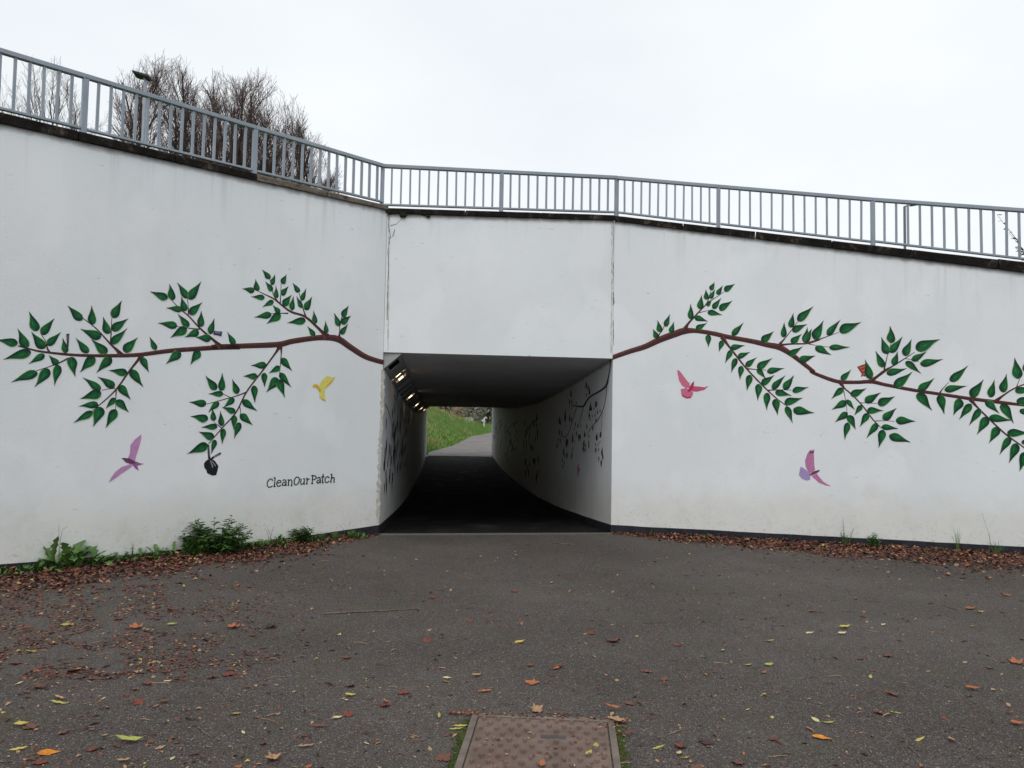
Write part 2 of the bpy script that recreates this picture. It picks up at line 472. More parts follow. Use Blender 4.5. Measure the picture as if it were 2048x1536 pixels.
tag(m.obj('ground', ASPHALT), kind='structure')
# --- slot drain across the mouth
dr = thing('drain_channel', 'narrow slotted drain channel crossing the ground at the tunnel mouth', 'drain', (0.7, 10.45, 0))
CONC = mottled('drain_concrete', (0.10, 0.098, 0.09, 1), (0.17, 0.165, 0.15, 1), 30, 0.85, 0.4, 120, 0.003)
GRATE = mottled('drain_grating', (0.02, 0.02, 0.02, 1), (0.05, 0.05, 0.048, 1), 30, 0.6, 0.2, 120, 0.002)
nr = Vector((WC.n.x, WC.n.y, 0)); tt = Vector((WC.t.x, WC.t.y, 0))
for off in (0.03, 0.115):
    m = MB(); m.bar(WC.pt(0.02, 0.002, off), WC.pt(WC.len - .02, 0.002, off), nr, Vector((0, 0, 1)), 0.028, 0.014); m.obj('edge_strip', CONC, dr)
m = MB(); m.face([WC.pt(0.02, 0.0015, .044), WC.pt(WC.len - .02, 0.0015, .044), WC.pt(WC.len - .02, 0.0015, .101), WC.pt(.02, 0.0015, .101)])
m.obj('slot', GRATE, dr)
m = MB()
k = 0.03
while k < WC.len - .03:
    m.bar(WC.pt(k, 0.006, .045), WC.pt(k, 0.006, .10), tt, Vector((0, 0, 1)), 0.022, 0.006); k += 0.042
tag(m.obj('grating', CONC, dr), kind='stuff')

# --- upper ground (embankment) and the far side
m = MB()
front = [Vector((-300, Lend.y, 4.0)), WL.pt(LEN_L, cope_top['L'](LEN_L) - .05, -.34), WL.pt(0.0, 4.38, -.34), WR.pt(0, 4.42, -.34), WR.pt(LEN_R, cope_top['R'](LEN_R) - .05, -.34), Vector((300, Rend.y, 2.6))]
back = [Vector((-300, FARY, 4.0)), Vector((-30, FARY, 4.0)), Vector((-1.2, FARY, 4.0)), Vector((2.5, FARY, 4.0)), Vector((40, FARY, 4.0)), Vector((300, FARY, 4.0))]
for i in range(5): m.face([front[i], front[i + 1], back[i + 1], back[i]])
for a, b in ((front[0], front[1]), (front[4], front[5])):      # grass slope beyond the ends of the wing walls
    a0, b0 = Vector((a.x, a.y - 6, -.01)), Vector((b.x, b.y - 6, -.01))
    m.face([a0, b0, b, a])
tag(m.obj('embankment', GRASSG), kind='structure')

def path_z(Y): return 0.0 if Y < FARY else 0.030 * (min(Y, 64) - FARY)
XL_TAB = [(35.5, -0.86), (38, -0.80), (40, -0.38), (44.6, 0.52), (50, 1.1), (55.8, 1.74), (60, 2.8), (64.6, 3.9), (75, 9), (100, 30), (400, 200)]
def xl(Y): return lerp_tab(XL_TAB, Y)
def far_h(x, Y):
    zl, q = path_z(Y), xl(Y) - x
    if q > 0:
        k = min(q, 40)
        h = (0.41 * k if k < 5 else 2.25 + 0.06 * (k - 5)) * max(0.25, min(1, 1 - (Y - 64) / 12))
        return zl + h + 0.10 * noise.noise((x * 0.7, Y * 0.7, 0)) * min(1, q)
    q = -q - 3.2
    if q > 0: return zl + min(0.30 * q, 4.0)
    return zl - 0.02
m = MB()
xs = [-200, -120, -70, -40, -25, -16, -11, -8, -6, -4.5, -3.4, -2.6, -2, -1.5, -1.1, -.8, -.5, -.2, .2, .6, 1, 1.5, 2, 2.6, 3.2, 4, 5, 6, 7.5, 9, 11, 14, 18, 24, 32, 45, 70, 110, 200]
ys = [FARY + 0.02, 36.3, 37, 38, 39, 40, 41, 42, 43.5, 45, 46.5, 48, 50, 52, 54, 57, 60, 64, 68, 72, 78, 85, 95, 110, 140, 200, 320]
for j in range(len(ys) - 1):
    for i in range(len(xs) - 1):
        m.face([(x, y, far_h(x, y)) for x, y in ((xs[i], ys[j]), (xs[i + 1], ys[j]), (xs[i + 1], ys[j + 1]), (xs[i], ys[j + 1]))])
tag(m.obj('grass_bank', GRASSG), kind='structure')
m = MB()
yy = [FARY - .02 + 0.8 * i for i in range(60)]
for a, b in zip(yy, yy[1:]):
    for k in range(4):
        m.face([(xl(a) + k * .8, a, path_z(a) + .012), (xl(a) + (k + 1) * .8, a, path_z(a) + .012), (xl(b) + (k + 1) * .8, b, path_z(b) + .012), (xl(b) + k * .8, b, path_z(b) + .012)])
tag(m.obj('far_path', FARPATH), kind='structure')
m = MB()
m.box(-14, TL.pt(TL.len, 0).x - .3, FARY - .35, FARY, -.3, 4.05); m.box(TR.pt(TR.len, 0).x + .3, 16, FARY - .35, FARY, -.3, 4.05)
m.box(TL.pt(TL.len, 0).x - .3, TR.pt(TR.len, 0).x + .3, FARY - .35, FARY - .002, CEILZ + .32, 4.05)
tag(m.obj('headwall', mottled('far_concrete', (0.3, 0.3, 0.29, 1), (0.4, 0.4, 0.38, 1), 2)), 'concrete headwall round the far exit of the tunnel', 'wall')

# ------------------------------------------------------------------ railing
rail = thing('metal_railing', 'grey blue metal railing of upright bars along the coping above the tunnel', 'railing', (0.7, 10.7, 4.4))
RO = -0.15
def rail_line(P, key):
    return lambda u, z: P.pt(u, z, RO)
top_tab = {'L': [(-.1, 5.05), (1.87, 5.03), (4.5, 5.015), (9, 4.98)], 'C': [(-.1, 5.05), (3.3, 5.112)], 'R': [(0, 5.105), (1.43, 4.875), (3.4, 4.562), (5.05, 4.325), (9.5, 3.66)]}
UP = Vector((0, 0, 1))
rj_ = random.Random(19)
def rail_run(P, key, posts, nbars, first, last):
    t3 = Vector((P.t.x, P.t.y, 0)); n3 = Vector((P.n.x, P.n.y, 0))
    zt = lambda u: lerp_tab(top_tab[key], u)
    zc = lambda u: cope_top[key](u)
    for i in range(len(posts) - 1):
        a, b = posts[i], posts[i + 1]
        z0, z1 = zt(a), zt(b)
        m = MB()
        m.bar(P.pt(a, z0 - .024, RO), P.pt(b, z1 - .024, RO), n3, UP, 0.062, 0.048)
        m.obj('top_rail', RAIL, rail, bevel=0.006)
        g = 0.075
        m = MB()
        m.bar(P.pt(a + .03, zc(a) + g + .014, RO), P.pt(b - .03, zc(b) + g + .014, RO), n3, UP, 0.045, 0.026)
        m.obj('bottom_rail', RAIL, rail, bevel=0.004)
        n = nbars[i]
        for k in range(1, n + 1):
            u = a + (b - a) * k / (n + 1)
            m = MB(); u_j = rj_.uniform(-.004, .004); m.bar(P.pt(u, zc(u) + g + .027, RO), P.pt(u + u_j, z0 + (z1 - z0) * k / (n + 1) - .048, RO), n3, t3, 0.03, 0.025)
            m.obj('bar', RAIL, rail)
    for i, u in enumerate(posts):
        if (i == 0 and not first) or (i == len(posts) - 1 and not last): continue
        m = MB(); m.bar(P.pt(u, zc(u) - .03, RO), P.pt(u, zt(u) - .049, RO), n3, t3, 0.055, 0.055)
        p = m.obj('post', RAIL, rail, bevel=0.005)
        m = MB(); m.bar(P.pt(u, zc(u) + .004, RO), P.pt(u, zc(u) + .014, RO), n3, t3, 0.12, 0.13)
        m.obj('base_plate', RAIL, p)
rail_run(WL, 'L', [-0.06, 1.86, 3.73, 5.6, 7.47, 8.5], [14, 14, 14, 14, 8], False, True)
rail_run(WC, 'C', [-0.075, 1.587, 3.27], [12, 12], True, True)
rail_run(WR, 'R', [0.005, 1.43, 3.40, 5.37, 7.34, 9.3], [11, 13, 13, 13, 13], False, True)

# ------------------------------------------------------------------ mural
def ribbon_pts(pts, n=6):
    """Catmull-Rom through (x, y, w)"""
    out = []
    P = [pts[0]] + list(pts) + [pts[-1]]
    for i in range(1, len(P) - 2):
        p0, p1, p2, p3 = P[i - 1:i + 3]
        for k in range(n):
            t = k / n
            out.append(tuple(0.5 * (2 * b + (c - a) * t + (2 * a - 5 * b + 4 * c - d) * t * t + (3 * b - a - 3 * c + d) * t ** 3) for a, b, c, d in zip(p0, p1, p2, p3)))
    out.append(tuple(pts[-1]))
    return out
def zoomed(ox, oy, s):
    return lambda x, y: (ox + x / s, oy + y / s)
def wall_ribbon(m, P, Z, s, pts, off, mi=0, n=6, two=None, rough=0.04, wmin=3.2):
    c = ribbon_pts(pts, n)
    L, Rr, M = [], [], []
    for i, (x, y, w) in enumerate(c):
        a, b = c[max(i - 1, 0)], c[min(i + 1, len(c) - 1)]
        dx, dy = b[0] - a[0], b[1] - a[1]; l = math.hypot(dx, dy) or 1
        nx, ny = -dy / l, dx / l
        w = max(w, wmin) * (1 + rough * noise.noise((x * .07, y * .07, 0)))
        for lst, q in ((L, -.5), (M, -.12), (Rr, .5)):
            h = P.hit(*Z(x + nx * w * q, y + ny * w * q)); lst.append(P.pt(h[0], h[1], off))
    for i in range(len(c) - 1):
        if two is None:
            m.face([L[i], L[i + 1], Rr[i + 1], Rr[i]], mi)
        else:
            m.face([L[i], L[i + 1], M[i + 1], M[i]], two); m.face([M[i], M[i + 1], Rr[i + 1], Rr[i]], mi)
LEAF_Y = [0.0, .03, .10, .20, .32, .45, .58, .70, .81, .90, 1.0]
LEAF_W = [0.05, .42, .76, .97, 1.0, .86, .62, .38, .21, .10, .0]
def leaf_mesh(bend, side):
    m = MB(); rj = random.Random(int(bend * 1000) + side); jx = [rj.uniform(.84, 1.14) for _ in range(2)]; jl = rj.uniform(.92, 1.08); hy, hx = rj.uniform(.24, .40), rj.uniform(.04, .13)
    def cx(y): return bend * (y ** 2.0)
    def ring(k):      # shrink towards the fat part of the leaf
        pts = []
        yc = .34
        for sgn, rng in ((1, range(len(LEAF_Y))), (-1, range(len(LEAF_Y) - 2, 0, -1))):
            for i in rng:
                y = yc + (LEAF_Y[i] - yc) * k
                pts.append((cx(y) + sgn * jx[sgn > 0] * LEAF_W[i] * k * .5 * (1 + .05 * math.sin(9 * y * jl + sgn)), y, 0))
        return pts
    ks = [1.0, .90, .50]
    rings = [ring(k) for k in ks]
    n = len(rings[0]); half = len(LEAF_Y)
    for a, b, band in ((rings[0], rings[1], 0), (rings[1], rings[2], 1)):
        for i in range(n):
            j = (i + 1) % n
            right = i < half - 1
            if band == 0: mi = 3 if (right == (side > 0)) and 1 < (i if right else n - i) < 9 else 4
            else: mi = 1 if right == (side > 0) else 0
            m.face([a[i], a[j], b[j], b[i]], mi)
    m.face(rings[2], 1)
    m2 = []
    for k in range(8):      # brush highlight, drawn a hair above
        an = 2 * math.pi * k / 8
        m2.append((side * hx + .065 * math.cos(an) + cx(.34), hy + .12 * math.sin(an), .0006))
    m.face(m2, 2)
    return m.mesh('painted_leaf', [P_DARK, P_MID, P_HI, P_RIM, P_EDGE])
LEAFM = [leaf_mesh(b, s) for b in (-.36, -.24, -.12, -.03, .07, .16, .27, .38) for s in (1, -1)]
P_INNER = paint('mural_blackish_green', (30, 42, 36))  # single dark green for the leaves inside the tunnel
def sil_mesh():
    m = MB(); pts = []
    for i in range(len(LEAF_Y)): pts.append((LEAF_W[i] * .5 + .1 * LEAF_Y[i] ** 2, LEAF_Y[i], 0))
    for i in range(len(LEAF_Y) - 2, 0, -1): pts.append((-LEAF_W[i] * .5 + .1 * LEAF_Y[i] ** 2, LEAF_Y[i], 0))
    m.face(pts)
    return m.mesh('painted_leaf', [P_INNER])
SILM = sil_mesh()
leaf_i = [0]
lrnd = random.Random(5)
def leaf_uv(P, parent, b, t, wr, meshes):
    d = Vector((t[0] - b[0], t[1] - b[1])); L = d.length
    if L < 1e-4: return
    d /= L
    t3 = Vector((P.t.x, P.t.y, 0)); n3 = Vector((P.n.x, P.n.y, 0))
    y = t3 * d.x + UP * d.y
    x = y.cross(n3)
    leaf_i[0] += 1
    o = P.pt(b[0], b[1], 0.0035 + 0.00004 * (leaf_i[0] % 60))
    M = Matrix((x * (L * wr), y * (L * 1.05), n3)).transposed().to_4x4(); M.translation = o
    inst('painted_leaf', lrnd.choice(meshes), parent, M)
def leaves(P, parent, Z, data, wr=.455, meshes=None, k=1.0):
    v = [float(q) for q in data.split()]
    for i in range(0, len(v), 4):
        b, t = P.hit(*Z(v[i], v[i + 1])), P.hit(*Z(v[i + 2], v[i + 3]))
        L = math.hypot(t[0] - b[0], t[1] - b[1])
        w = wr * lrnd.uniform(.88, 1.12) * (1.12 if L < .14 else 1.0 if L < .22 else .9)
        leaf_uv(P, parent, b, t, w, meshes or LEAFM)
def branch(P, parent, Z, s, lines, off=.002, mats=None, two=1):
    m = MB()
    for i, l in enumerate(lines):
        v = [float(q) for q in l.split()]
        wall_ribbon(m, P, Z, s, [tuple(v[j:j + 3]) for j in range(0, len(v), 3)], off + .00002 * i, 0, 6, two)
    return m.obj('painted_branch', mats or [P_BARK, P_BARK2], parent)

ZA, ZB = zoomed(0, 480, 2.954), zoomed(360, 500, 2.954)
brA = branch(WL, left_wall, ZA, 1, [
    '107 625 8 180 645 10 250 660 12 420 678 16 560 683 18 700 683 22 830 677 24 1000 655 26 1150 644 27 1290 635 28 1418 632 29',
    '290 662 16 280 640 9 270 600 5 245 560 3', '405 698 11 345 728 7 280 752 5 215 772 4',
    '715 680 34 690 650 18 650 612 11 570 525 7 490 462 4', '652 610 9 656 550 6 660 460 3',
    '838 680 34 815 710 17 760 780 12 700 865 10 650 920 8 590 972 6 545 1010 3', '680 875 7 640 880 4 600 888 3', '686 885 9 684 940 4 683 1000 3',
    '1305 634 36 1265 595 17 1180 520 10 1115 450 8 1060 405 6 1010 350 3', '1112 445 7 1112 400 4 1107 345 3', '1180 527 8 1110 520 5 1045 510 3'])
leaves(WL, brA, ZA, '''105 612 -20 596  150 640 127 525  183 660 22 703  212 540 180 425  245 560 303 457  265 640 175 553
278 622 358 547  262 675 170 730  385 668 375 580  345 735 282 688  222 785 65 828  285 760 225 873  350 740 305 852  425 690 423 805
520 668 450 580  560 693 470 775  632 668 540 592  655 690 570 782  483 475 402 388  545 500 543 390  598 572 474 540  665 460 710 357
640 555 614 455  662 535 750 460  652 610 758 537  733 662 805 573  920 650 880 575  835 695 890 772  752 790 645 765  775 765 838 868
590 890 503 803  597 900 480 945  672 872 592 797  703 858 778 933  580 975 467 967  683 935 622 993  687 945 758 1017  548 1015 435 1078
592 985 573 1102  683 1000 633 1110  1065 660 985 732  1180 655 1118 728  990 345 888 312  1017 355 1016 262  1103 345 1057 250
1115 350 1180 245  1095 420 1065 338  1075 415 985 393  1120 440 1188 365  1045 512 938 481  1115 512 1050 440  1103 525 1005 570
1180 512 1197 423  1172 535 1098 583  1238 555 1260 463  1245 580 1158 588''')
brB = branch(WL, left_wall, ZB, 1, [
    '186 574 29 225 572 30 400 566 31 580 558 33 660 540 32 780 522 31 860 517 34 935 527 38 1000 570 35 1085 625 32 1150 650 29 1203 664 28',
    '868 515 46 835 480 19 740 395 14 650 362 12 560 293 9 500 262 6 455 240 3', '640 374 8 590 374 5 535 376 3', '575 302 9 550 260 5 530 170 3',
    '592 312 7 595 260 4 597 200 3', '745 398 10 728 350 6 703 255 3', '940 530 26 942 490 7 945 440 4 957 390 3',
    '590 562 40 570 600 14 490 710 9 395 835 9 330 960 8 250 1050 7 168 1145 5', '597 566 20 598 610 7 594 660 5 588 730 3',
    '395 838 9 340 860 6 240 888 5 158 910 3', '305 875 5 250 848 3', '248 1054 7 225 1035 4 200 1018 3', '352 925 6 357 950 4 355 985 3'])
leaves(WL, brB, ZB, '''532 168 488 115  540 205 568 150  603 200 624 143  440 240 370 224  457 242 450 174  545 243 499 192  500 282 422 284
568 285 575 215  600 268 638 213  553 303 486 334  612 330 646 259  590 372 545 330  660 357 667 273  705 250 668 193  715 297 747 230
720 342 680 280  735 352 782 281  540 380 440 400  593 378 517 440  742 415 637 436  798 435 798 360  795 508 750 455  865 492 857 420
958 395 993 328  943 450 908 373  953 435 1005 385  947 495 998 446  322 560 278 487  510 680 420 684  597 640 663 707  591 690 527 732
497 725 508 808  590 725 652 812  575 755 525 848  578 765 623 865  458 750 374 741  437 800 447 900  215 825 140 757  240 832 258 730
340 850 300 770  255 850 170 858  155 908 55 901  230 900 160 948  318 875 265 938  325 960 250 925  370 885 450 953  165 1000 68 967
197 1010 192 938  247 1040 242 953  220 1045 127 1043  320 975 306 1060  355 970 430 1028  355 1020 312 1108  257 1055 247 1145
200 1110 110 1080  205 1120 190 1205  165 1150 52 1214''')
ZR, ZS = zoomed(1200, 540, 3.339), zoomed(1600, 560, 3.491)
brR = branch(WR, right_wall, ZR, 1, [
    '77 588 26 90 582 31 200 543 33 300 512 37 400 465 42 500 428 44 560 408 44 640 406 30 760 425 30 860 448 30 1000 473 32 1120 500 36 1200 517 40 1280 565 32 1375 638 28 1432 684 26',
    '562 408 46 580 372 20 600 345 14 665 275 9 715 218 7 740 140 3', '718 217 7 775 182 4 830 145 3', '662 285 6 695 277 4 725 270 3',
    '378 468 26 395 430 8 415 405 5 440 350 3', '815 446 34 850 495 16 900 560 13 980 660 11 1080 765 10 1170 850 8 1250 910 4',
    '978 658 9 1040 664 5 1110 668 3', '1122 803 8 1200 800 5 1280 802 3', '1195 505 28 1230 498 13 1290 493 11 1385 490 10 1469 465 9',
    '1200 495 18 1240 450 7 1280 400 5 1320 345 3'])
leaves(WR, brR, ZR, '''382 455 350 398  405 415 383 338  437 378 462 295  475 422 490 347  740 135 768 83  712 198 702 132  733 190 770 132
783 165 808 101  830 140 902 97  667 262 672 170  712 240 752 205  755 260 803 186  797 267 885 211  718 283 815 290  605 330 607 228
630 315 722 330  643 397 708 348  880 435 960 356  722 432 727 515  815 470 797 545  872 520 962 494  875 535 838 622  920 585 1000 546
912 590 865 678  975 645 1035 577  945 640 922 728  1052 660 1140 582  1050 660 1110 725  1115 680 1222 642  1003 700 980 803
1080 765 1165 708  1058 760 1056 870  1150 795 1222 697  1225 795 1302 711  1285 810 1392 787  1170 815 1278 832  1120 820 1098 932
1170 860 1193 965  1232 890 1352 860  1245 910 1288 1020  1290 930 1425 965  1080 480 1160 412  1225 450 1220 352  1275 385 1275 290
1285 410 1373 353  1320 340 1423 247  1280 490 1333 420  1365 485 1395 388  1258 565 1358 524  1328 605 1430 562''')
brS = branch(WR, right_wall, ZS, 1, [
    '72 632 24 104 653 24 220 697 26 290 712 26 400 714 25 500 710 27 600 732 24 800 770 23 980 797 22 1200 830 24 1390 853 24 1564 874 18 1700 895 14',
    '45 438 12 65 436 13 160 405 7 270 365 3', '60 446 6 120 458 3 200 468 2', '490 708 36 530 680 20 590 635 20 640 605 10 690 575 8 800 505 4', '588 625 12 600 570 7 612 520 5 635 440 3',
    '735 548 4 790 558 3 830 570 2', '280 712 34 310 755 12 350 790 10 430 870 9 510 975 9 570 1035 4', '300 750 6 318 840 4 330 930 3 335 990 2',
    '415 858 6 470 858 3 540 862 2', '525 984 6 600 982 3 660 988 2', '968 798 14 1000 755 6 1040 712 3',
    '1190 832 34 1230 880 15 1300 950 12 1440 1080 11 1564 1170 9 1640 1250 8', '1365 848 30 1420 805 13 1500 755 10 1640 700 8', '1510 752 9 1522 720 5 1535 690 3'])
leaves(WR, brS, ZS, '''40 435 65 338  100 415 168 290  190 385 265 272  275 360 425 303  108 465 205 535  203 470 345 470  285 695 362 633
485 690 475 558  580 610 518 503  615 515 556 407  637 440 648 325  627 505 722 405  650 595 690 503  730 530 783 418  810 485 955 395
778 560 885 505  838 585 995 560  738 568 842 653  603 650 745 628  655 740 790 655  825 770 942 697  820 790 912 912  1045 705 1178 610
1008 770 1155 723  975 800 1015 933  1120 830 1065 938  1195 820 1285 702  1330 820 1353 698  1195 865 1112 970  1260 900 1180 1013
1295 845 1392 928  1415 785 1448 660  1525 690 1488 548  1405 865 1503 990  1500 770 1640 775  1510 845 1660 840  1535 905 1620 960
1320 955 1475 990  1305 955 1257 1082  1380 1025 1340 1142  1445 1070 1600 1060  1470 1100 1380 1207  1510 1140 1475 1278
1545 1130 1650 1150  1580 1200 1550 1335  300 755 220 827  352 800 465 768  455 855 545 773  545 870 662 820  320 845 232 913
325 835 380 905  430 875 385 945  468 915 577 900  475 930 425 1025  580 975 660 887  668 980 803 978  330 925 245 990  335 945 398 1035
335 995 297 1108  540 1000 465 1100  568 1025 683 1023  578 1045 570 1170  622 1085 770 1123  1570 640 1560 560''')

def polys(P, Z, name, parent, parts, mats, off=.0026, label=None):
    m = MB()
    for k, (mi, data) in enumerate(parts):
        v = [float(q) for q in data.split()]
        pts = []
        for i in range(0, len(v), 2):
            h = P.hit(*Z(v[i], v[i + 1])); pts.append(P.pt(h[0], h[1], off + .0002 * k))
        m.face(pts, mi)
    o = m.obj(name, mats, parent)
    if label: o['label'] = label
    return o
PINKW, PURB = paint('mural_mauve', (190, 138, 182), .18), paint('mural_plum', (108, 62, 100), .25)
polys(WL, ZA, 'painted_bird', left_wall, [
    (0, '835 1147 795 1180 770 1212 768 1258 753 1295 793 1318 803 1280 820 1225 833 1180'),
    (0, '775 1323 720 1340 682 1368 655 1405 642 1433 675 1412 720 1378 770 1345 787 1326'),
    (2, '797 1306 825 1318 850 1322 828 1328 810 1335 819 1362 800 1350 780 1326'),
    (1, '716 1289 735 1287 765 1290 795 1306 797 1320 775 1324 745 1315 730 1300')], [PINKW, PURB, paint('mural_violet', (150, 92, 150), .2)], label='mauve painted swallow with a plum body')
YEL, YELD = paint('mural_yellow', (222, 212, 110), .15), paint('mural_gold', (214, 178, 40), .15)
polys(WL, ZB, 'painted_bird', left_wall, [
    (0, '822 808 830 785 850 757 870 743 888 748 900 752 917 749 890 790 868 814 858 822 836 836'),
    (1, '783 800 795 792 812 795 824 808 834 838 824 843 815 825 800 810 787 814'),
    (0, '826 840 857 822 853 850 861 892 838 884 823 868'), (1, '858 818 866 800 890 775 917 749 893 788'), (1, '826 868 838 876 861 888 860 894 836 885')], [YEL, YELD], label='yellow painted bird with a golden head')
PK, PKD = paint('mural_pink', (222, 118, 150), .15), paint('mural_crimson', (196, 46, 92), .2)
polys(WR, ZR, 'painted_bird', right_wall, [
    (0, '515 668 530 672 545 690 578 735 598 757 602 785 575 790 548 772 528 738 520 702'),
    (2, '620 775 660 778 700 783 726 773 697 800 650 812 612 810'), (0, '538 797 570 788 600 800 624 820 615 845 585 853 550 838'),
    (1, '540 815 552 836 585 850 612 842 606 856 578 858 548 843'), (1, '630 742 625 775 614 802 595 816 583 810 597 785 612 757')], [PK, PKD, paint('mural_rose', (208, 92, 132), .2)], label='pink painted dove with a crimson body')
polys(WR, ZS, 'painted_bird', right_wall, [
    (0, '72 1184 80 1198 84 1180 90 1196 100 1176 96 1205 98 1250 100 1300 106 1325 65 1352 40 1305 35 1260 50 1215'),
    (2, '4 1302 28 1316 55 1335 72 1360 70 1394 48 1400 15 1388 -8 1362'), (0, '80 1368 117 1352 135 1375 165 1410 217 1440 180 1434 130 1413'),
    (1, '64 1360 90 1337 135 1325 138 1333 112 1352 72 1366'), (1, '72 1184 80 1198 84 1180 90 1196 100 1178 97 1206 66 1212')], [paint('mural_orchid', (192, 124, 166), .18), paint('mural_wine', (120, 62, 96), .2), paint('mural_lilac', (170, 148, 196), .15)], label='orchid painted bird with a lilac tail')
polys(WL, ZB, 'painted_bag', left_wall, [
    (0, '164 1150 172 1150 176 1200 180 1235 166 1235 162 1190'), (0, '178 1232 190 1222 234 1196 243 1198 240 1208 205 1226 184 1242'),
    (0, '165 1238 185 1233 205 1245 226 1275 222 1300 213 1330 190 1333 160 1318 155 1300 143 1285 141 1262 152 1246'),
    (1, '176 1245 182 1243 196 1280 192 1290'), (1, '186 1246 190 1244 212 1274 208 1280'), (1, '168 1160 171 1160 173 1220 170 1220'), (1, '196 1222 232 1202 234 1206 200 1226')], [P_BLK, P_GREYL], label='black painted bag tied to the branch tip')
polys(WL, ZA, 'painted_wrapper', left_wall, [(0, '391 555 409 553 404 632 396 634'), (1, '398 565 404 563 400 600')], [paint('mural_dark_brown', (58, 42, 48)), P_GREYL], .0045)
polys(WL, ZB, 'painted_wrapper', left_wall, [(0, '200 478 249 482 243 511 225 505 196 500'), (1, '205 484 240 488 236 494 208 490')], [paint('mural_slate_violet', (64, 58, 88)), paint('mural_pale_violet', (134, 130, 160))], .0045)
polys(WR, ZS, 'painted_packet', right_wall, [(0, '398 606 430 594 466 582 464 650 452 676 440 668 424 680 430 654 413 630'), (1, '416 612 462 598 462 603 419 617'), (1, '430 632 460 623 459 629 433 638'), (1, '438 656 455 650 453 656 440 662')], [paint('mural_dull_red', (158, 58, 62)), paint('mural_ochre_stripe', (196, 142, 84))], .0025)
ZT = zoomed(525, 935, 12.8)
m = MB()
for i, l in enumerate('''250 345;245 300;200 295;150 330;118 400;125 470;165 505;215 495;255 465|290 275;320 265;310 380;300 490|275 490;335 485
370 400;465 375;455 335;410 330;370 375;365 435;385 475;425 478;470 445|510 340;550 315;590 325;602 380;600 460|595 370;540 385;505 425;520 460;560 450;598 410|580 463;614 455
640 320;665 320;660 455|640 457;685 453|665 345;710 315;748 335;745 460|720 465;765 457|890 240;835 275;808 360;820 430;860 445;910 400;940 320;925 260;885 240
962 300;985 300;975 390;995 430;1035 415;1062 360|1040 296;1068 293;1060 427|1055 430;1082 425|1112 290;1140 285;1130 420|1105 423;1155 415|1140 330;1170 290;1208 302
1250 215;1282 213;1265 410|1243 414;1298 408|1275 208;1320 208;1365 232;1365 275;1325 305;1275 318|1395 285;1430 255;1465 262;1476 320;1475 390|1470 315;1420 330;1390 370;1410 400;1445 385;1472 350|1462 393;1494 385
1550 160;1540 280;1530 385;1568 383|1495 246;1588 230|1697 275;1690 245;1650 235;1605 280;1600 340;1625 385;1670 370;1707 340|1740 182;1772 176;1757 280;1745 375|1728 380;1766 372|1755 292;1795 255;1832 268;1825 370|1812 379;1842 371'''.replace('\n', '|').split('|')):
    pts = [tuple(float(q) for q in p.split()) + (27,) for p in l.split(';')]
    wall_ribbon(m, WL, ZT, 1, pts, .0025 + .00005 * i, 0, 5)
o = m.obj('painted_lettering', P_TXT, left_wall)
o['label'] = 'dark green hand painted words Clean Our Patch'

# mural inside the tunnel
ZI = zoomed(1100, 700, 5.91)
P_BRI = paint('mural_blackish_brown', (34, 26, 26))  # darker brown for the branches inside the tunnel
brI = branch(TR, side_r, ZI, 1, ['712 96 12 712 200 11 690 330 16 665 420 22 600 480 20 480 550 18 430 610 18 395 665 20 320 665 14 250 650 8',
    '672 430 8 660 560 7 625 710 7 570 820 9 500 900 7 430 1010 4', '395 670 8 370 790 6 330 920 3', '315 680 8 260 860 7 225 970 6 180 1030 8 140 1010 6 115 1060 3',
    '622 715 3 612 860 3 605 1000 3', '598 1075 4 575 1110 4 555 1140 4'], .002, [P_BRI], None)
leaves(TR, brI, ZI, '''430 460 432 355 455 480 452 400 470 535 472 425 430 540 440 510 250 560 250 450 235 640 230 575 262 640 262 570 232 690 235 650 262 700 266 665
315 650 315 595 183 850 182 690 192 910 190 870 235 850 235 745 255 850 255 780 110 880 118 765 128 890 130 800 112 1010 112 920 135 1010 138 930
95 1080 95 1025 85 1165 88 1080 125 1050 122 1120 190 1060 205 1150 210 1050 215 1150 270 1090 270 970 262 1110 262 1060 290 1070 292 1110 300 900 305 840
290 945 293 900 330 920 328 865 367 915 365 865 315 960 317 1030 345 990 345 1090 360 1000 362 1080 160 1240 170 1140 175 1230 180 1290 205 1210 200 1310
150 1330 148 1260 140 1380 138 1340 158 1360 157 1420 170 1310 172 1370 270 1150 272 1200 262 1210 265 1290 250 1290 255 1240 480 720 482 605 470 730 472 670
495 720 495 660 545 680 540 595 550 660 560 600 522 710 524 670 460 780 478 765 480 840 480 800 505 770 500 800 535 790 535 740 545 850 545 790 565 760 565 700
595 740 595 690 437 930 440 860 510 900 510 965 410 1030 415 950 465 1000 463 1050 400 1080 410 1150 425 1110 420 1150 390 1190 400 1140 415 1200 420 1150
460 1110 462 1060 460 1120 468 1155 553 1070 560 970 598 990 605 1040 605 985 590 1030 545 1130 538 1100 548 1160 540 1220 578 1195 580 1150 615 1250 620 1140
620 1260 635 1270 578 1260 582 1330 605 1300 612 1390''', .85, [SILM])
polys(TR, ZI, 'painted_bird', side_r, [(0, '330 1350 340 1350 345 1395 357 1412 345 1440 335 1500 325 1495 330 1440 323 1400')], [PK], label='small pink painted bird inside the tunnel')
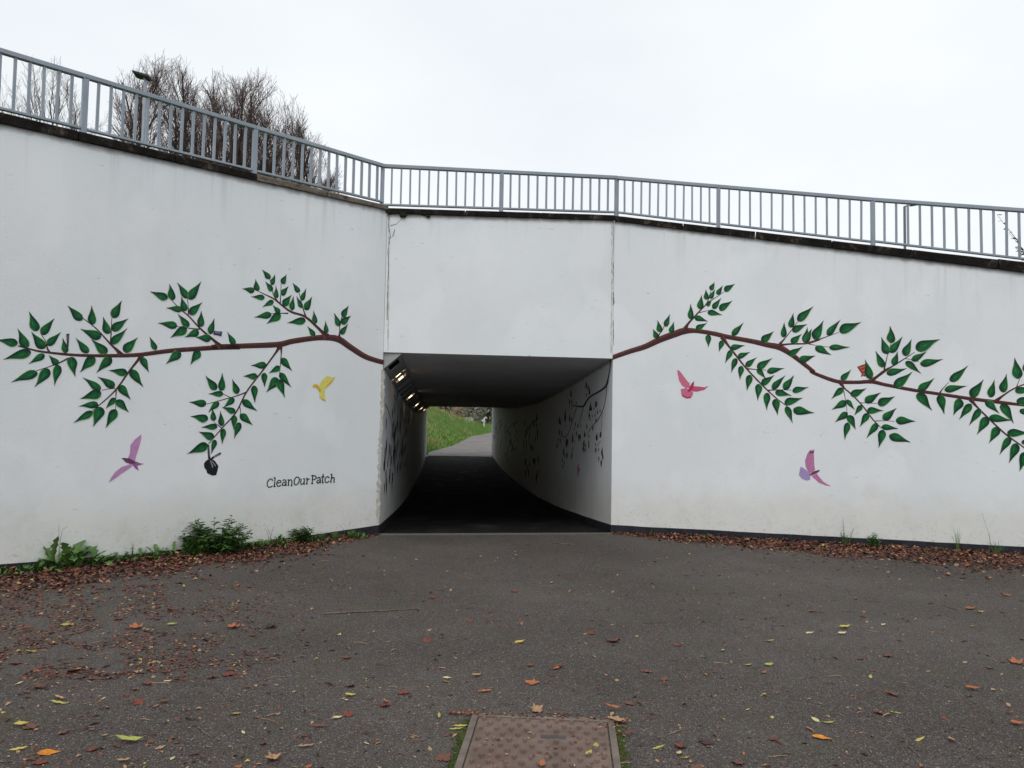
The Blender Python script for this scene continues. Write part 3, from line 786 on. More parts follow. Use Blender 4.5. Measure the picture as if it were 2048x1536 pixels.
def stem_uv(P, pts, w, parent):
    m = MB()
    c = ribbon_pts([(u, z, w) for u, z in pts], 6)
    for a, b in zip(c, c[1:]):
        d = Vector((b[0] - a[0], b[1] - a[1])); d.normalize(); n = Vector((-d.y, d.x)) * w / 2
        m.face([P.pt(a[0] - n.x, a[1] - n.y, .002), P.pt(b[0] - n.x, b[1] - n.y, .002), P.pt(b[0] + n.x, b[1] + n.y, .002), P.pt(a[0] + n.x, a[1] + n.y, .002)])
    return m.obj('painted_branch', [P_BRI], parent)
rt = random.Random(21)
def inner_spray(P, sw, u0, z0, u1, z1, n):
    root = stem_uv(P, [(u0, z0), ((u0 + u1) / 2, z0 - .15), (u1, (z0 + z1) / 2), (u1 + .1, z1)], .022, sw)
    for k in range(n):
        u = rt.uniform(min(u0, u1), max(u0, u1) + .4); z = rt.uniform(z1 - .2, z0)
        an = rt.uniform(0, 2 * math.pi) if rt.random() < .4 else rt.uniform(-2.0, -1.1)
        L = rt.uniform(.18, .32)
        leaf_uv(P, root, (u, z), (u + L * math.cos(an), z + L * math.sin(an)), .6, [SILM])
inner_spray(TR, side_r, 8.0, 1.65, 11.0, .45, 34)
inner_spray(TR, side_r, 13.0, 1.6, 17.5, .5, 34)
inner_spray(TR, side_r, 19.0, 1.7, 23.0, .7, 24)
inner_spray(TL, side_l, 0.5, 1.75, 2.4, .75, 22)
inner_spray(TL, side_l, 2.2, 1.95, 4.4, .75, 34)
inner_spray(TL, side_l, 4.6, 1.75, 7.0, .7, 26)

# ------------------------------------------------------------------ joints, cracks, moss on the portal
CAULK = mottled('old_cream_sealant', (0.40, 0.38, 0.31, 1), (0.66, 0.64, 0.57, 1), 24, 0.8, 0.6, 90, 0.004)
CRACK = new_mat('crack_shadow', (0.05, 0.05, 0.045, 1), 0.9, 0.1)
def jag(P, name, mat, parent, px, w, off, seed, n=5, wob=1.2):
    r = random.Random(seed); m = MB(); pts = []
    for (x0, y0), (x1, y1) in zip(px, px[1:]):
        for k in range(n):
            t = k / n; pts.append((x0 + (x1 - x0) * t + r.uniform(-wob, wob), y0 + (y1 - y0) * t + r.uniform(-wob, wob) * .4, w * r.uniform(.5, 1.5)))
    pts.append((*px[-1], w))
    wall_ribbon(m, P, lambda x, y: (x, y), 1, pts, off, 0, 2, wmin=.3)
    return m.obj(name, mat, parent)
jag(WC, 'joint_sealant', CAULK, portal, [(778, 432), (777, 560), (776, 700)], 2.0, .002, 1, 22, .5)
jag(WC, 'joint_sealant', CAULK, portal, [(1224, 445), (1224, 560), (1222, 706)], 1.9, .002, 2, 22, .5)
for i, px in enumerate([[(779, 430), (777, 452), (781, 470), (776, 500), (777, 540), (775, 580), (774, 640)], [(803, 438), (793, 448), (780, 452)], [(790, 458), (786, 472), (778, 478)],
                        [(1228, 440), (1226, 520), (1227, 560)], [(1226, 585), (1228, 604), (1225, 612)], [(1226, 640), (1227, 690)]]):
    jag(WC if i < 3 else WR, 'crack', CRACK, portal if i < 3 else right_wall, px, .8 if i != 4 else 1.6, .0042, 30 + i, 6, .6)
jag(WL, 'joint_sealant', CAULK, left_wall, [(766, 740), (764, 800), (762, 860), (759, 900), (758, 960), (756, 1000), (755, 1046)], 6.5, .002, 4, 9, .8)
MOSSD = mottled('black_moss', (0.008, 0.008, 0.006, 1), (0.03, 0.035, 0.012, 1), 60, 0.95, 0.8, 120, 0.01)
def blob(name, c, r, mat, parent, seed, squash=(1, 1, 1)):
    bm_pts = []; m = MB(); nu, nv = 9, 6
    for j in range(nv + 1):
        th = math.pi * j / nv
        for i in range(nu):
            ph = 2 * math.pi * i / nu
            d = Vector((math.sin(th) * math.cos(ph), math.sin(th) * math.sin(ph), math.cos(th)))
            k = r * (1 + .5 * noise.noise(d * 2.2 + Vector((seed, 0, 0))))
            bm_pts.append(Vector(c) + Vector((d.x * squash[0], d.y * squash[1], d.z * squash[2])) * k)
    for j in range(nv):
        for i in range(nu): m.face([bm_pts[j * nu + i], bm_pts[j * nu + (i + 1) % nu], bm_pts[(j + 1) * nu + (i + 1) % nu], bm_pts[(j + 1) * nu + i]])
    return m.obj(name, mat, parent, smooth=True)
for i, (x, y, r) in enumerate([(779, 424, .05), (806, 431, .05), (848, 428, .035), (856, 433, .03)]):
    u, z = WC.hit(x, y); blob('moss_clump', WC.pt(u, z, .02), r, MOSSD, portal, i, (1, .6, .8))
for i, (x, y, r) in enumerate([(1283, 446, .028), (1226, 437, .03)]):
    u, z = WR.hit(x, y); blob('moss_clump', WR.pt(u, z, .02), r, MOSSD, right_wall, i + 8, (1, .6, .8))

# ------------------------------------------------------------------ lighting trunking in the tunnel
STEEL = mottled('grey_steel_casing', (0.34, 0.34, 0.335, 1), (0.44, 0.44, 0.43, 1), 5, 0.5, 0.15, 40, 0.002, 0.4)
STEELD = mottled('darker_steel_casing', (0.30, 0.30, 0.30, 1), (0.40, 0.40, 0.395, 1), 6, 0.55, 0.2, 40, 0.002, 0.4)  # slightly darker grey for cover plates, frames and some joint strips
VOID = new_mat('gap_shade_black', (0.004, 0.004, 0.004, 1), 0.9, 0.05)  # near black, painted in place of the shade inside openings
trunk = thing('lighting_trunking', 'sloped grey steel casing along the upper left corner of the tunnel', 'light casing', (-.75, 10.5, 2.3))
TW, TH = 0.225, 0.20
def tp(d, s, off=0.0):      # point on the sloped face: s=0 at the wall, 1 at the ceiling
    x = TL.pt(d, 0).x
    n = Vector((TH, 0, -TW)).normalized()
    return Vector((x + .004 + TW * s, BL[1] + d, CEILZ - .006 - sag(d) - TH * (1 - s))) + n * off
def panel(d0, d1, s0, s1, off0, off1, mat, name, parent):
    m = MB(); m.box8([tp(d0, s0, off0), tp(d0, s1, off0), tp(d1, s1, off0), tp(d1, s0, off0), tp(d0, s0, off1), tp(d0, s1, off1), tp(d1, s1, off1), tp(d1, s0, off1)])
    return m.obj(name, mat, parent)
m = MB(); a = TL.pt(0, 0).x + .004; yb = BL[1] + .035
for y in (yb, yb + .012):
    m.face([(a, y, CEILZ - .008), (a + TW, y, CEILZ - .008), (a, y, CEILZ - .006 - TH)])
m.face([(a, yb, CEILZ - .006 - TH), (a + TW, yb, CEILZ - .008), (a + TW, yb + .012, CEILZ - .008), (a, yb + .012, CEILZ - .006 - TH)])
m.obj('end_panel', STEEL, trunk)
panel(.03, .075, -.02, 1.0, 0.0, .012, STEEL, 'edge_lip', trunk)
# first casing with its open slot: four strips round a hole
panel(.075, .24, 0, 1, -.012, .004, STEELD, 'cover_plate', trunk)
panel(.24, .72, 0, .2, -.012, .004, STEELD, 'cover_plate', trunk)
panel(.24, .72, .8, 1, -.012, .004, STEELD, 'cover_plate', trunk)
panel(.72, 1.55, 0, 1, -.012, .004, STEELD, 'cover_plate', trunk)
panel(.24, .72, .2, .8, -.022, -.013, VOID, 'slot_shade', trunk)  # black sheet painting the shade inside the slot
LAMPD = [2.0 + 3.45 * i for i in range(7)]
d = 1.55
edges = []
for L in LAMPD:
    edges.append((d, L - .26)); d = L + .26
edges.append((d, 24.7))
for i, (a, b) in enumerate(edges):
    if b - a < .3: continue
    k = 2 if b - a < 1 else 4
    for q in range(k):
        e0, e1 = a + (b - a) * q / k + .012, a + (b - a) * (q + 1) / k - .012
        panel(e0, e1, 0, 1, -.012, .004, STEELD, 'cover_plate', trunk)
        panel(e1 - .06, e1 + .0, -.02, 1.0, .005, .022, STEEL if (q + i) % 2 else STEELD, 'joint_strip', trunk)
LENS = new_mat('lit_lamp_glass', (1, .8, .55, 1), .3); b_ = LENS.node_tree.nodes['Principled BSDF']
b_.inputs['Emission Color'].default_value = (1.0, .72, .42, 1); b_.inputs['Emission Strength'].default_value = 3.2
REFL = new_mat('lamp_reflector', (.14, .12, .10, 1), .5, .4)
ords = ['first', 'second', 'third', 'fourth', 'fifth', 'sixth', 'last']
for L, w in zip(LAMPD, ords):
    t = thing('tunnel_lamp', f'lit square lamp in the sloped casing on the tunnel left, {w} from the near mouth' if w != 'last' else 'lit square lamp in the sloped casing on the tunnel left, nearest the far exit', 'lamp', tp(L, .5), 'lamps along the tunnel casing')
    panel(L - .25, L - .13, 0, 1, -.012, .016, STEELD, 'frame', t)
    panel(L + .13, L + .25, 0, 1, -.012, .016, STEELD, 'frame', t)
    panel(L - .13, L + .13, 0, .17, -.012, .016, STEELD, 'frame', t)
    panel(L - .13, L + .13, .83, 1, -.012, .016, STEELD, 'frame', t)
    panel(L - .13, L + .13, .17, .83, -.07, -.06, REFL, 'reflector', t)
    m = MB(); m.box8([tp(L - .07, .34, -.058), tp(L - .07, .66, -.058), tp(L + .07, .66, -.058), tp(L + .07, .34, -.058), tp(L - .06, .36, .02), tp(L - .06, .64, .02), tp(L + .06, .64, .02), tp(L + .06, .36, .02)])
    m.obj('bulb', LENS, t)

# ------------------------------------------------------------------ access cover in the foreground
IRON = mottled('rusty_cast_iron', (0.115, 0.078, 0.060, 1), (0.19, 0.132, 0.108, 1), 5, 0.75, 0.5, 160, 0.003, 0.3, 7)
IRONF = mottled('worn_iron_frame', (0.12, 0.095, 0.08, 1), (0.19, 0.15, 0.125, 1), 9, 0.75, 0.5, 120, 0.003, 0.3)
c0, c1 = on_ground(945, 1430), on_ground(1228, 1443)
xd = Vector((c1.x - c0.x, c1.y - c0.y, 0)); CW = xd.length; xd.normalize(); yd = Vector((xd.y, -xd.x, 0))   # yd towards the camera
cov = thing('access_cover', 'rusty brown iron inspection cover with raised diamonds in the foreground asphalt', 'manhole cover', (c0 + c1) / 2)
CL = 0.80
def cp(a, b, z): p = c0 + xd * a + yd * b; return Vector((p.x, p.y, z))
def slab(a0, a1, b0, b1, z0, z1, mat, name, parent, bevel=0.002):
    m = MB(); m.box8([cp(a0, b1, z0), cp(a1, b1, z0), cp(a1, b0, z0), cp(a0, b0, z0), cp(a0, b1, z1), cp(a1, b1, z1), cp(a1, b0, z1), cp(a0, b0, z1)])
    return m.obj(name, mat, parent, bevel=bevel)
fr = 0.032
slab(0, CW, 0, fr, -.02, .010, IRONF, 'frame', cov); slab(0, CW, CL - fr, CL, -.02, .010, IRONF, 'frame', cov)
slab(0, fr, fr, CL - fr, -.02, .0095, IRONF, 'frame', cov); slab(CW - fr, CW, fr, CL - fr, -.02, .0095, IRONF, 'frame', cov)
slab(fr, CW - fr, fr, CL - fr, -.02, -.006, VOID, 'seat', cov, 0)
plate = slab(fr + .006, CW - fr - .006, fr + .006, CL - fr - .006, -.02, .0065, IRON, 'cover_plate', cov)
m = MB()
dz, ax, ay = .012, .0145, .030
top = [(0, -ay * .62, dz * 1.0), (ax * .62, 0, dz), (0, ay * .62, dz), (-ax * .62, 0, dz)]
bot = [(0, -ay, 0), (ax, 0, 0), (0, ay, 0), (-ax, 0, 0)]
m.face(top)
for k in range(4): m.face([bot[k], bot[(k + 1) % 4], top[(k + 1) % 4], top[k]])
stud = m.mesh('stud', [IRON])
M0 = Matrix((xd, -yd, UP)).transposed().to_4x4()
rs = random.Random(8)
nx, ny = 8, 12
for j in range(ny):
    for i in range(nx + (0 if j % 2 else 1)):
        a = fr + .035 + (i + (.5 if j % 2 else 0)) * (CW - 2 * fr - .07) / nx
        b = fr + .03 + j * (CL - 2 * fr - .06) / (ny - 1)
        if abs(a - CW * .58) < .075 and abs(b - .245) < .03: continue
        M = M0 @ Matrix.Rotation(rs.uniform(-.05, .05), 4, 'Z') @ Matrix.Scale(rs.uniform(.9, 1.08), 4); M.translation = cp(a, b, .0064)
        inst('stud', stud, plate, M)
slab(CW * .58 - .06, CW * .58 + .06, .225, .265, .0066, .0085, mottled('cover_name_plate', (.06, .055, .055, 1), (.09, .08, .08, 1), 20), 'lifting_plate', plate)

# ------------------------------------------------------------------ moss beside the cover
MOSS = mottled('green_moss', (0.045, 0.075, 0.012, 1), (0.11, 0.15, 0.022, 1), 30, 0.95, 0.9, 200, 0.006)
m = MB(); r = random.Random(4)
for k in range(1500):
    side = r.random() < .5
    b = r.uniform(.06, .8)
    e = abs(r.gauss(0, .026)) * (0.5 + .9 * abs(noise.noise((b * 9, side, 0))) * 2)
    if e > .075: continue
    p = cp(-e - .002 if side else CW + e + .002, b, 0)
    for q in range(3):
        an = r.uniform(0, 6.28); L = r.uniform(.004, .010)
        d_ = Vector((math.cos(an), math.sin(an), 0)) * L
        m.face([p - d_ * .5, p + Vector((d_.y, -d_.x, 0)) * .5 + Vector((0, 0, .002)), p + d_ * .5 + Vector((0, 0, r.uniform(.003, .008)))])
tag(m.obj('moss', MOSS), 'bright green moss growing along both sides of the iron cover', 'moss', kind='stuff')

# ------------------------------------------------------------------ fallen leaves
def leaf_paint(name, rgb, var=.35):
    c = srgb(*rgb); m = new_mat(name, c, .65, .3); t = NT(m)
    lo = tuple(x * (1 - var) for x in c[:3]); hi = tuple(min(1, x * (1 + var)) for x in c[:3])
    col = t.ramp(t.noise(70, 5, .7), (.3, lo), (.7, hi))
    t.color(t.mix(t.ramp(t.rnd(), (0, 0.0), (1, .35)), col, lo)); t.bump(t.noise(160, 3), .4, .002)
    return m
LP = {'brown': leaf_paint('leaf_brown', (110, 72, 58)), 'dark': leaf_paint('leaf_dark_brown', (70, 50, 46)), 'orange': leaf_paint('leaf_orange', (164, 100, 64)),
      'bright': leaf_paint('leaf_bright_orange', (204, 128, 40)), 'yellow': leaf_paint('leaf_yellow', (182, 168, 86), .2), 'lime': leaf_paint('leaf_yellow_green', (158, 160, 80), .2),
      'tan': leaf_paint('leaf_tan', (166, 132, 100), .25), 'pale': leaf_paint('leaf_pale', (196, 184, 140), .2), 'red': leaf_paint('leaf_russet', (118, 62, 50))}
def oval_leaf(seed, wr, curl):
    r = random.Random(seed); m = MB(); n = 7; L, Cc, Rr = [], [], []
    for i in range(n + 1):
        t = i / n; w = wr * (math.sin(math.pi * t ** .8)) * .5 + .002
        z = .06 + curl * ((t - .5) ** 2) * 1.2 + r.uniform(-.012, .012)
        Cc.append(Vector((0, t - .5, z)))
        L.append(Vector((-w, t - .5 + r.uniform(-.02, .02), z + w * curl * 1.1 + r.uniform(-.02, .04)))); Rr.append(Vector((w, t - .5 + r.uniform(-.02, .02), z + w * curl * .8 + r.uniform(-.02, .04))))
    for i in range(n):
        m.face([L[i], L[i + 1], Cc[i + 1], Cc[i]]); m.face([Cc[i], Cc[i + 1], Rr[i + 1], Rr[i]])
    m.tube([Cc[0], Cc[0] + Vector((.02, -.2, -.03))], [.012, .007], 3)
    return m
def lobed_leaf(seed, curl):
    r = random.Random(seed); m = MB(); n = 5; rim = []
    k = 22
    for i in range(k):
        an = -math.pi / 2 + 2 * math.pi * i / k
        lob = .30 + .22 * abs(math.cos(n * (an + math.pi / 2) / 2)) ** 1.6
        if i == 0: lob = .10
        lob *= r.uniform(.85, 1.15)
        rim.append(Vector((lob * math.cos(an), lob * math.sin(an), .05 + curl * lob * lob * 2.2 * r.uniform(.3, 1.3))))
    mid = [Vector((p.x * .5, p.y * .5, .05 + (p.z - .05) * .3 + r.uniform(-.015, .02))) for p in rim]
    c = Vector((0, 0, .05))
    for i in range(k):
        j = (i + 1) % k
        m.face([rim[i], rim[j], mid[j], mid[i]]); m.face([mid[i], mid[j], c])
    m.tube([c, Vector((.03, -.4, .03)), Vector((.08, -.62, .05))], [.014, .012, .008], 3)
    return m
def scrap_leaf(seed):
    r = random.Random(seed); m = MB(); n = 5; rows = []
    for i in range(n + 1):
        t = i / n; w = .17 * math.sin(math.pi * (.12 + .76 * t)) * r.uniform(.6, 1.2); an = 1.3 * r.uniform(.6, 1.3)
        rows.append([Vector((-w, t - .5, .05 + w * math.sin(an))), Vector((0, t - .5 + r.uniform(-.03, .03), .03)), Vector((w * .8, t - .5, .04 + w * math.sin(an) * .9))])
    for a, b in zip(rows, rows[1:]):
        for k in range(2): m.face([a[k], b[k], b[k + 1], a[k + 1]])
    return m
SHAPE = {'oval': [oval_leaf(s, .42, c) for s, c in ((1, .15), (2, .35), (3, .55))], 'slim': [oval_leaf(s, .24, c) for s, c in ((4, .2), (5, .5))],
         'lobed': [lobed_leaf(s, c) for s, c in ((6, .10), (7, .25), (8, .42), (9, .18))], 'scrap': [scrap_leaf(s) for s in (10, 11, 12, 13)]}
cache = {}
def leaf_src(shape, i, colr):
    k = (shape, i, colr)
    if k not in cache: cache[k] = SHAPE[shape][i].mesh('fallen_leaf', [LP[colr]], True)
    return cache[k]
fr_ = random.Random(77)
def put_leaf(p, size, shape, colr, label, rot=None, group='fallen leaves on the asphalt', z=None):
    i = fr_.randrange(len(SHAPE[shape]))
    M = Matrix.Rotation(fr_.uniform(0, 6.28) if rot is None else rot, 4, 'Z') @ Matrix.Rotation(fr_.gauss(0, .10), 4, 'X') @ Matrix.Rotation(fr_.gauss(0, .10), 4, 'Y') @ Matrix.Scale(size, 4)
    M.translation = Vector((p.x, p.y, .001 if z is None else z))
    o = inst('fallen_leaf', leaf_src(shape, i, colr), None, M)
    return tag(o, label, 'leaf', group)
NOTE = [   # px, py, length in px, shape, colour, label, heading in degrees (0 = pointing away)
 (260, 1485, 50, 'slim', 'lime', 'large yellow green oval leaf lying flat near the lower left corner', 95),
 (97, 1508, 32, 'oval', 'bright', 'curled orange leaf lying nearest the lower left corner of the photo', 75),
 (38, 1500, 26, 'slim', 'yellow', 'narrow yellow leaf just left of the curled orange corner leaf', 80),
 (44, 1452, 24, 'oval', 'yellow', 'small yellow leaf by the left photo edge above the orange corner leaf', 95),
 (133, 1252, 20, 'oval', 'lime', 'pale green leaf left of the upturned orange leaf on the left asphalt', 110),
 (345, 1251, 18, 'oval', 'lime', 'green yellow leaf between the two upturned orange leaves', 80),
 (270, 1257, 28, 'lobed', 'orange', 'upturned orange leaf on the left asphalt right of a pale green leaf', 20),
 (465, 1256, 28, 'lobed', 'orange', 'upturned orange brown leaf on the left asphalt beside a dark leaf', 40),
 (540, 1255, 30, 'lobed', 'dark', 'dark brown curled leaf right of the upturned orange brown leaf', 100),
 (63, 1306, 22, 'slim', 'lime', 'narrow green leaf near the left edge beside a white scrap', 85),
 (148, 1343, 34, 'lobed', 'orange', 'broad orange leaf lying flat at the left of the forecourt', 85),
 (120, 1398, 30, 'slim', 'tan', 'long tan leaf below the left leaf cluster with a yellow leaf on it', 130),
 (118, 1408, 28, 'slim', 'yellow', 'yellow strip of leaf lying beside a long tan leaf on the left', 100),
 (275, 1406, 26, 'lobed', 'red', 'russet curled leaf at the left with a twin to its right', 80),
 (331, 1406, 22, 'oval', 'brown', 'brown curled leaf right of the russet curled leaf', 95),
 (320, 1497, 18, 'lobed', 'tan', 'small upright tan leaf right of the large yellow green leaf', 20),
 (471, 1430, 20, 'oval', 'yellow', 'small golden leaf on the lower left asphalt above two brown leaves', 80),
 (640, 1454, 34, 'slim', 'brown', 'rolled brown leaf left of the cover in the lower foreground', 100),
 (613, 1494, 30, 'slim', 'tan', 'curled tan leaf below a rolled brown one in the foreground', 85),
 (614, 1475, 20, 'lobed', 'dark', 'small dark brown leaf between the rolled brown leaf and the tan leaf', 10),
 (545, 1520, 34, 'lobed', 'tan', 'crumpled tan lobed leaf at the bottom edge left of the cover', 90),
 (250, 1524, 30, 'slim', 'tan', 'curled tan leaf at the bottom edge under the large yellow green leaf', 105),
 (700, 1393, 22, 'oval', 'yellow', 'clean pale yellow leaf on the asphalt left of centre', 70),
 (953, 1353, 22, 'oval', 'tan', 'tan leaf on the asphalt straight above the iron cover', 60),
 (1063, 1367, 30, 'lobed', 'orange', 'orange brown lobed leaf in the middle of the forecourt above the cover', 70),
 (1114, 1338, 20, 'oval', 'orange', 'orange leaf a step beyond the lobed leaf in the middle', 60),
 (1040, 1287, 22, 'oval', 'yellow', 'muted yellow leaf at mid forecourt left of a brown lobed leaf', 80),
 (1225, 1284, 32, 'lobed', 'brown', 'brown lobed leaf at mid forecourt right of a yellow leaf', 90),
 (1192, 1492, 24, 'oval', 'lime', 'yellow green oval leaf lying on the right half of the iron cover', 15),
 (1178, 1509, 22, 'oval', 'yellow', 'pointed yellow leaf on the iron cover just below the yellow green one', 40),
 (1085, 1530, 28, 'oval', 'orange', 'orange brown leaf on the iron cover at the bottom photo edge', 20),
 (1146, 1530, 18, 'oval', 'pale', 'small pale leaf on the iron cover at the bottom edge', 5),
 (922, 1454, 26, 'slim', 'yellow', 'tan yellow leaf touching the upper left side of the iron cover', 100),
 (913, 1460, 26, 'slim', 'lime', 'green yellow leaf lying by the left side of the iron cover', 95),
 (887, 1519, 34, 'lobed', 'brown', 'brown star shaped leaf lying left of the iron cover', 20),
 (1226, 1417, 34, 'slim', 'orange', 'rolled orange brown leaf beyond the far right corner of the cover', 110),
 (1232, 1440, 34, 'lobed', 'tan', 'crumpled tan leaf on the far right corner of the cover', 60),
 (1073, 1422, 30, 'lobed', 'tan', 'torn tan leaf beyond the far edge of the cover', 100),
 (970, 1384, 30, 'slim', 'orange', 'orange brown sliver of leaf up from the cover', 80),
 (1644, 1478, 32, 'oval', 'bright', 'bright orange leaf standing out on the lower right asphalt', 120),
 (1691, 1257, 24, 'oval', 'yellow', 'bright yellow leaf with a stalk on the right asphalt', 80),
 (1685, 1269, 18, 'oval', 'pale', 'pale leaf just below the bright yellow stalked leaf', 85),
 (1620, 1267, 18, 'oval', 'pale', 'small pale curled leaf left of the bright yellow stalked leaf', 80),
 (1540, 1284, 20, 'slim', 'lime', 'narrow yellow green leaf at right mid forecourt', 85),
 (1538, 1331, 20, 'oval', 'lime', 'pale green leaf right of a narrow yellow twin', 80),
 (1495, 1332, 18, 'slim', 'yellow', 'narrow yellow leaf left of a pale green leaf', 92),
 (1767, 1250, 14, 'oval', 'pale', 'tiny pale yellow leaf right of the bright yellow stalked leaf', 60),
 (1625, 1224, 20, 'oval', 'orange', 'glossy brown leaf on the asphalt beyond the bright yellow leaf', 95),
 (1939, 1218, 22, 'lobed', 'orange', 'orange leaf near the right wall with a yellow leaf against it', 130),
 (1959, 1226, 20, 'slim', 'yellow', 'yellow leaf against an orange one near the right wall', 85),
 (2010, 1193, 24, 'slim', 'orange', 'orange leaf nearest the right litter drift', 90),
 (2032, 1327, 26, 'lobed', 'orange', 'orange red leaf at the right photo edge', 60),
 (1930, 1326, 14, 'oval', 'tan', 'small tan leaf left of the orange red one at the right edge', 60),
 (1741, 1356, 14, 'oval', 'yellow', 'small folded yellow leaf at the middle of the right asphalt', 40),
 (1529, 1391, 14, 'oval', 'yellow', 'small yellow leaf alone on the wide right asphalt, left part', 40),
 (1946, 1380, 24, 'oval', 'orange', 'dull orange leaf low on the right asphalt', 110),
 (1720, 1420, 12, 'oval', 'tan', 'small tan leaf above the bright orange leaf', 20),
 (1792, 1427, 18, 'slim', 'lime', 'yellow green leaf lying aslant right of the bright orange leaf', 130),
 (1658, 1448, 22, 'slim', 'lime', 'yellow green leaf straight above the bright orange leaf', 100),
 (1903, 1482, 20, 'oval', 'tan', 'orange tan leaf low on the right asphalt', 20),
 (2034, 1450, 24, 'oval', 'orange', 'orange leaf low at the right photo edge', 90),
 (1318, 1497, 26, 'slim', 'lime', 'yellow green leaf right of the iron cover', 80),
 (1358, 1494, 28, 'lobed', 'red', 'dark russet curled leaf right of the iron cover', 80),
 (1410, 1486, 32, 'lobed', 'dark', 'flat sodden brown leaf right of the russet curled one', 90),
 (1381, 1525, 14, 'oval', 'tan', 'small tan leaf at the bottom edge right of the iron cover', 20),
 (1370, 1518, 18, 'slim', 'yellow', 'narrow yellow leaf touching a tan one right of the cover', 95),
 (1475, 1528, 28, 'lobed', 'brown', 'sodden brown leaf at the bottom edge right of the cover', 60),
 (1840, 1481, 22, 'slim', 'yellow', 'muted yellow leaf right of the bright orange leaf near the bottom', 90),
]
for px, py, ln, sh, colr, lab, hd in NOTE:
    oncover = 'on the iron cover' in lab or 'corner of the cover' in lab or 'half of the iron cover' in lab
    p = on_ground(px, py, .012 if oncover else 0.0)
    size = ln * (p - EYE).length / FPX * (1.0 if sh in ('oval', 'slim') else .95)
    put_leaf(p, size, sh, colr, lab, -R(hd - YAW), z=.012 if oncover else None)
KINDS = [('scrap', 'brown', .17, 'dry brown curled leaf'), ('lobed', 'brown', .18, 'brown lobed leaf'), ('scrap', 'tan', .14, 'tan leaf fragment'),
         ('oval', 'pale', .07, 'tiny pale leaf'), ('slim', 'yellow', .06, 'thin yellowish leaf'), ('scrap', 'dark', .14, 'blackish leaf scrap'),
         ('lobed', 'red', .10, 'russet lobed leaf'), ('oval', 'orange', .07, 'dull orange leaf'), ('slim', 'brown', .07, 'thin brown leaf')]
def pick_kind():
    x = fr_.random()
    for k in KINDS:
        x -= k[2]
        if x < 0: return k
    return KINDS[0]
placed = 0; scat = []
while placed < 222:
    px, py = fr_.uniform(-10, 2058), fr_.uniform(1115, 1540)
    w = 1.0
    if px < 520: w = 1.0 if py < 1360 else .8
    elif px < 1150: w = .60
    else: w = .36
    if 900 < px < 1280 and py > 1420: continue
    if fr_.random() > w: continue
    p = on_ground(px, py)
    # clear of the wall drifts
    if (Vector((p.x, p.y)) - WL.a).dot(WL.n) < .5 or (Vector((p.x, p.y)) - WR.a).dot(WR.n) < .5: continue
    k = pick_kind()
    o = put_leaf(p, fr_.uniform(.035, .068) * (1.2 if k[0] == 'lobed' else .85), k[0], k[1], 'fallen leaf')
    scat.append((px, py, k[3], o))
    placed += 1
LAND = [(260, 1485, 'the large yellow green oval leaf'), (97, 1508, 'the curled orange corner leaf'), (133, 1252, 'the pale green leaf at the left'), (345, 1251, 'the green yellow leaf at the left'),
        (465, 1256, 'the upturned orange brown leaf'), (148, 1343, 'the broad flat orange leaf'), (303, 1406, 'the pair of brown curled leaves'), (640, 1454, 'the rolled brown leaf'), (740, 1224, 'the long bare twig'),
        (700, 1393, 'the clean pale yellow leaf'), (1063, 1367, 'the lobed leaf above the cover'), (1040, 1287, 'the muted yellow leaf at mid forecourt'), (1225, 1284, 'the brown lobed leaf at mid forecourt'),
        (1095, 1480, 'the iron cover'), (1644, 1478, 'the bright orange leaf'), (1691, 1257, 'the bright yellow stalked leaf'), (1530, 1331, 'the pale green leaf at the right'), (1939, 1218, 'the orange leaf near the right wall'),
        (2032, 1327, 'the orange red leaf at the right edge'), (1318, 1497, 'the yellow green leaf beside the cover'), (990, 1090, 'the tunnel mouth'), (420, 1100, 'the big nettle clump'), (1720, 1420, 'the small tan leaf at lower right'), (545, 1520, 'the crumpled tan lobed leaf')]
bag = {}
for px, py, kind_, o in scat:
    lx, ly, ln = min(LAND, key=lambda q: (q[0] - px) ** 2 + 4 * (q[1] - py) ** 2)
    dx, dy = px - lx, 2 * (py - ly)
    way = ('right of ' if dx > 0 else 'left of ') if abs(dx) > abs(dy) else ('in front of ' if dy > 0 else 'beyond ')
    bag.setdefault((kind_, way + ln), []).append((dx * dx + dy * dy, o))
for (kind_, where), lst in bag.items():
    lst.sort(key=lambda q: q[0])
    for n_, (_, o) in enumerate(lst):
        o['label'] = ('' if len(lst) == 1 else ('closest ', 'second closest ', 'third closest ', 'fourth closest ', 'fifth closest ', 'sixth closest ', 'seventh closest ', 'eighth closest ')[min(n_, 7)]) + kind_ + ' ' + where
# --- litter: the drifts and the crumbs, one mass
lm = MB(); lr = random.Random(9)
LCOL = ['brown', 'dark', 'red', 'tan', 'orange', 'yellow']
def crumb(p, size, mi, flat=.5):
    an = lr.uniform(0, 6.28); tilt = lr.gauss(0, flat)
    x = Vector((math.cos(an), math.sin(an), math.sin(tilt) * .6)); y = Vector((-math.sin(an), math.cos(an), lr.gauss(0, flat) * .6))
    w = size * lr.uniform(.2, .42); c = Vector((0, 0, lr.uniform(-.2, .25) * size))
    a, b = p - x * size * .5, p + x * size * .5
    l, r_ = p + y * w + c, p - y * w + c
    k1, k2 = p + x * size * .22 + y * w * .8 + c * .6, p - x * size * .2 - y * w * .9 + c * .8
    lm.face([a, r_, p, l], mi); lm.face([p, k2, r_, b], mi); lm.face([p, b, k1, l], mi)
def pickc(w=(46, 30, 14, 8, 3, 1)):
    x = lr.uniform(0, sum(w))
    for i, q in enumerate(w):
        x -= q
        if x < 0: return i
    return 0
WLW = [(0, .06), (.35, .22), (.8, .45), (1.5, .80), (2.5, 1.10), (3.6, 1.25), (5, 1.35), (8, 1.4)]
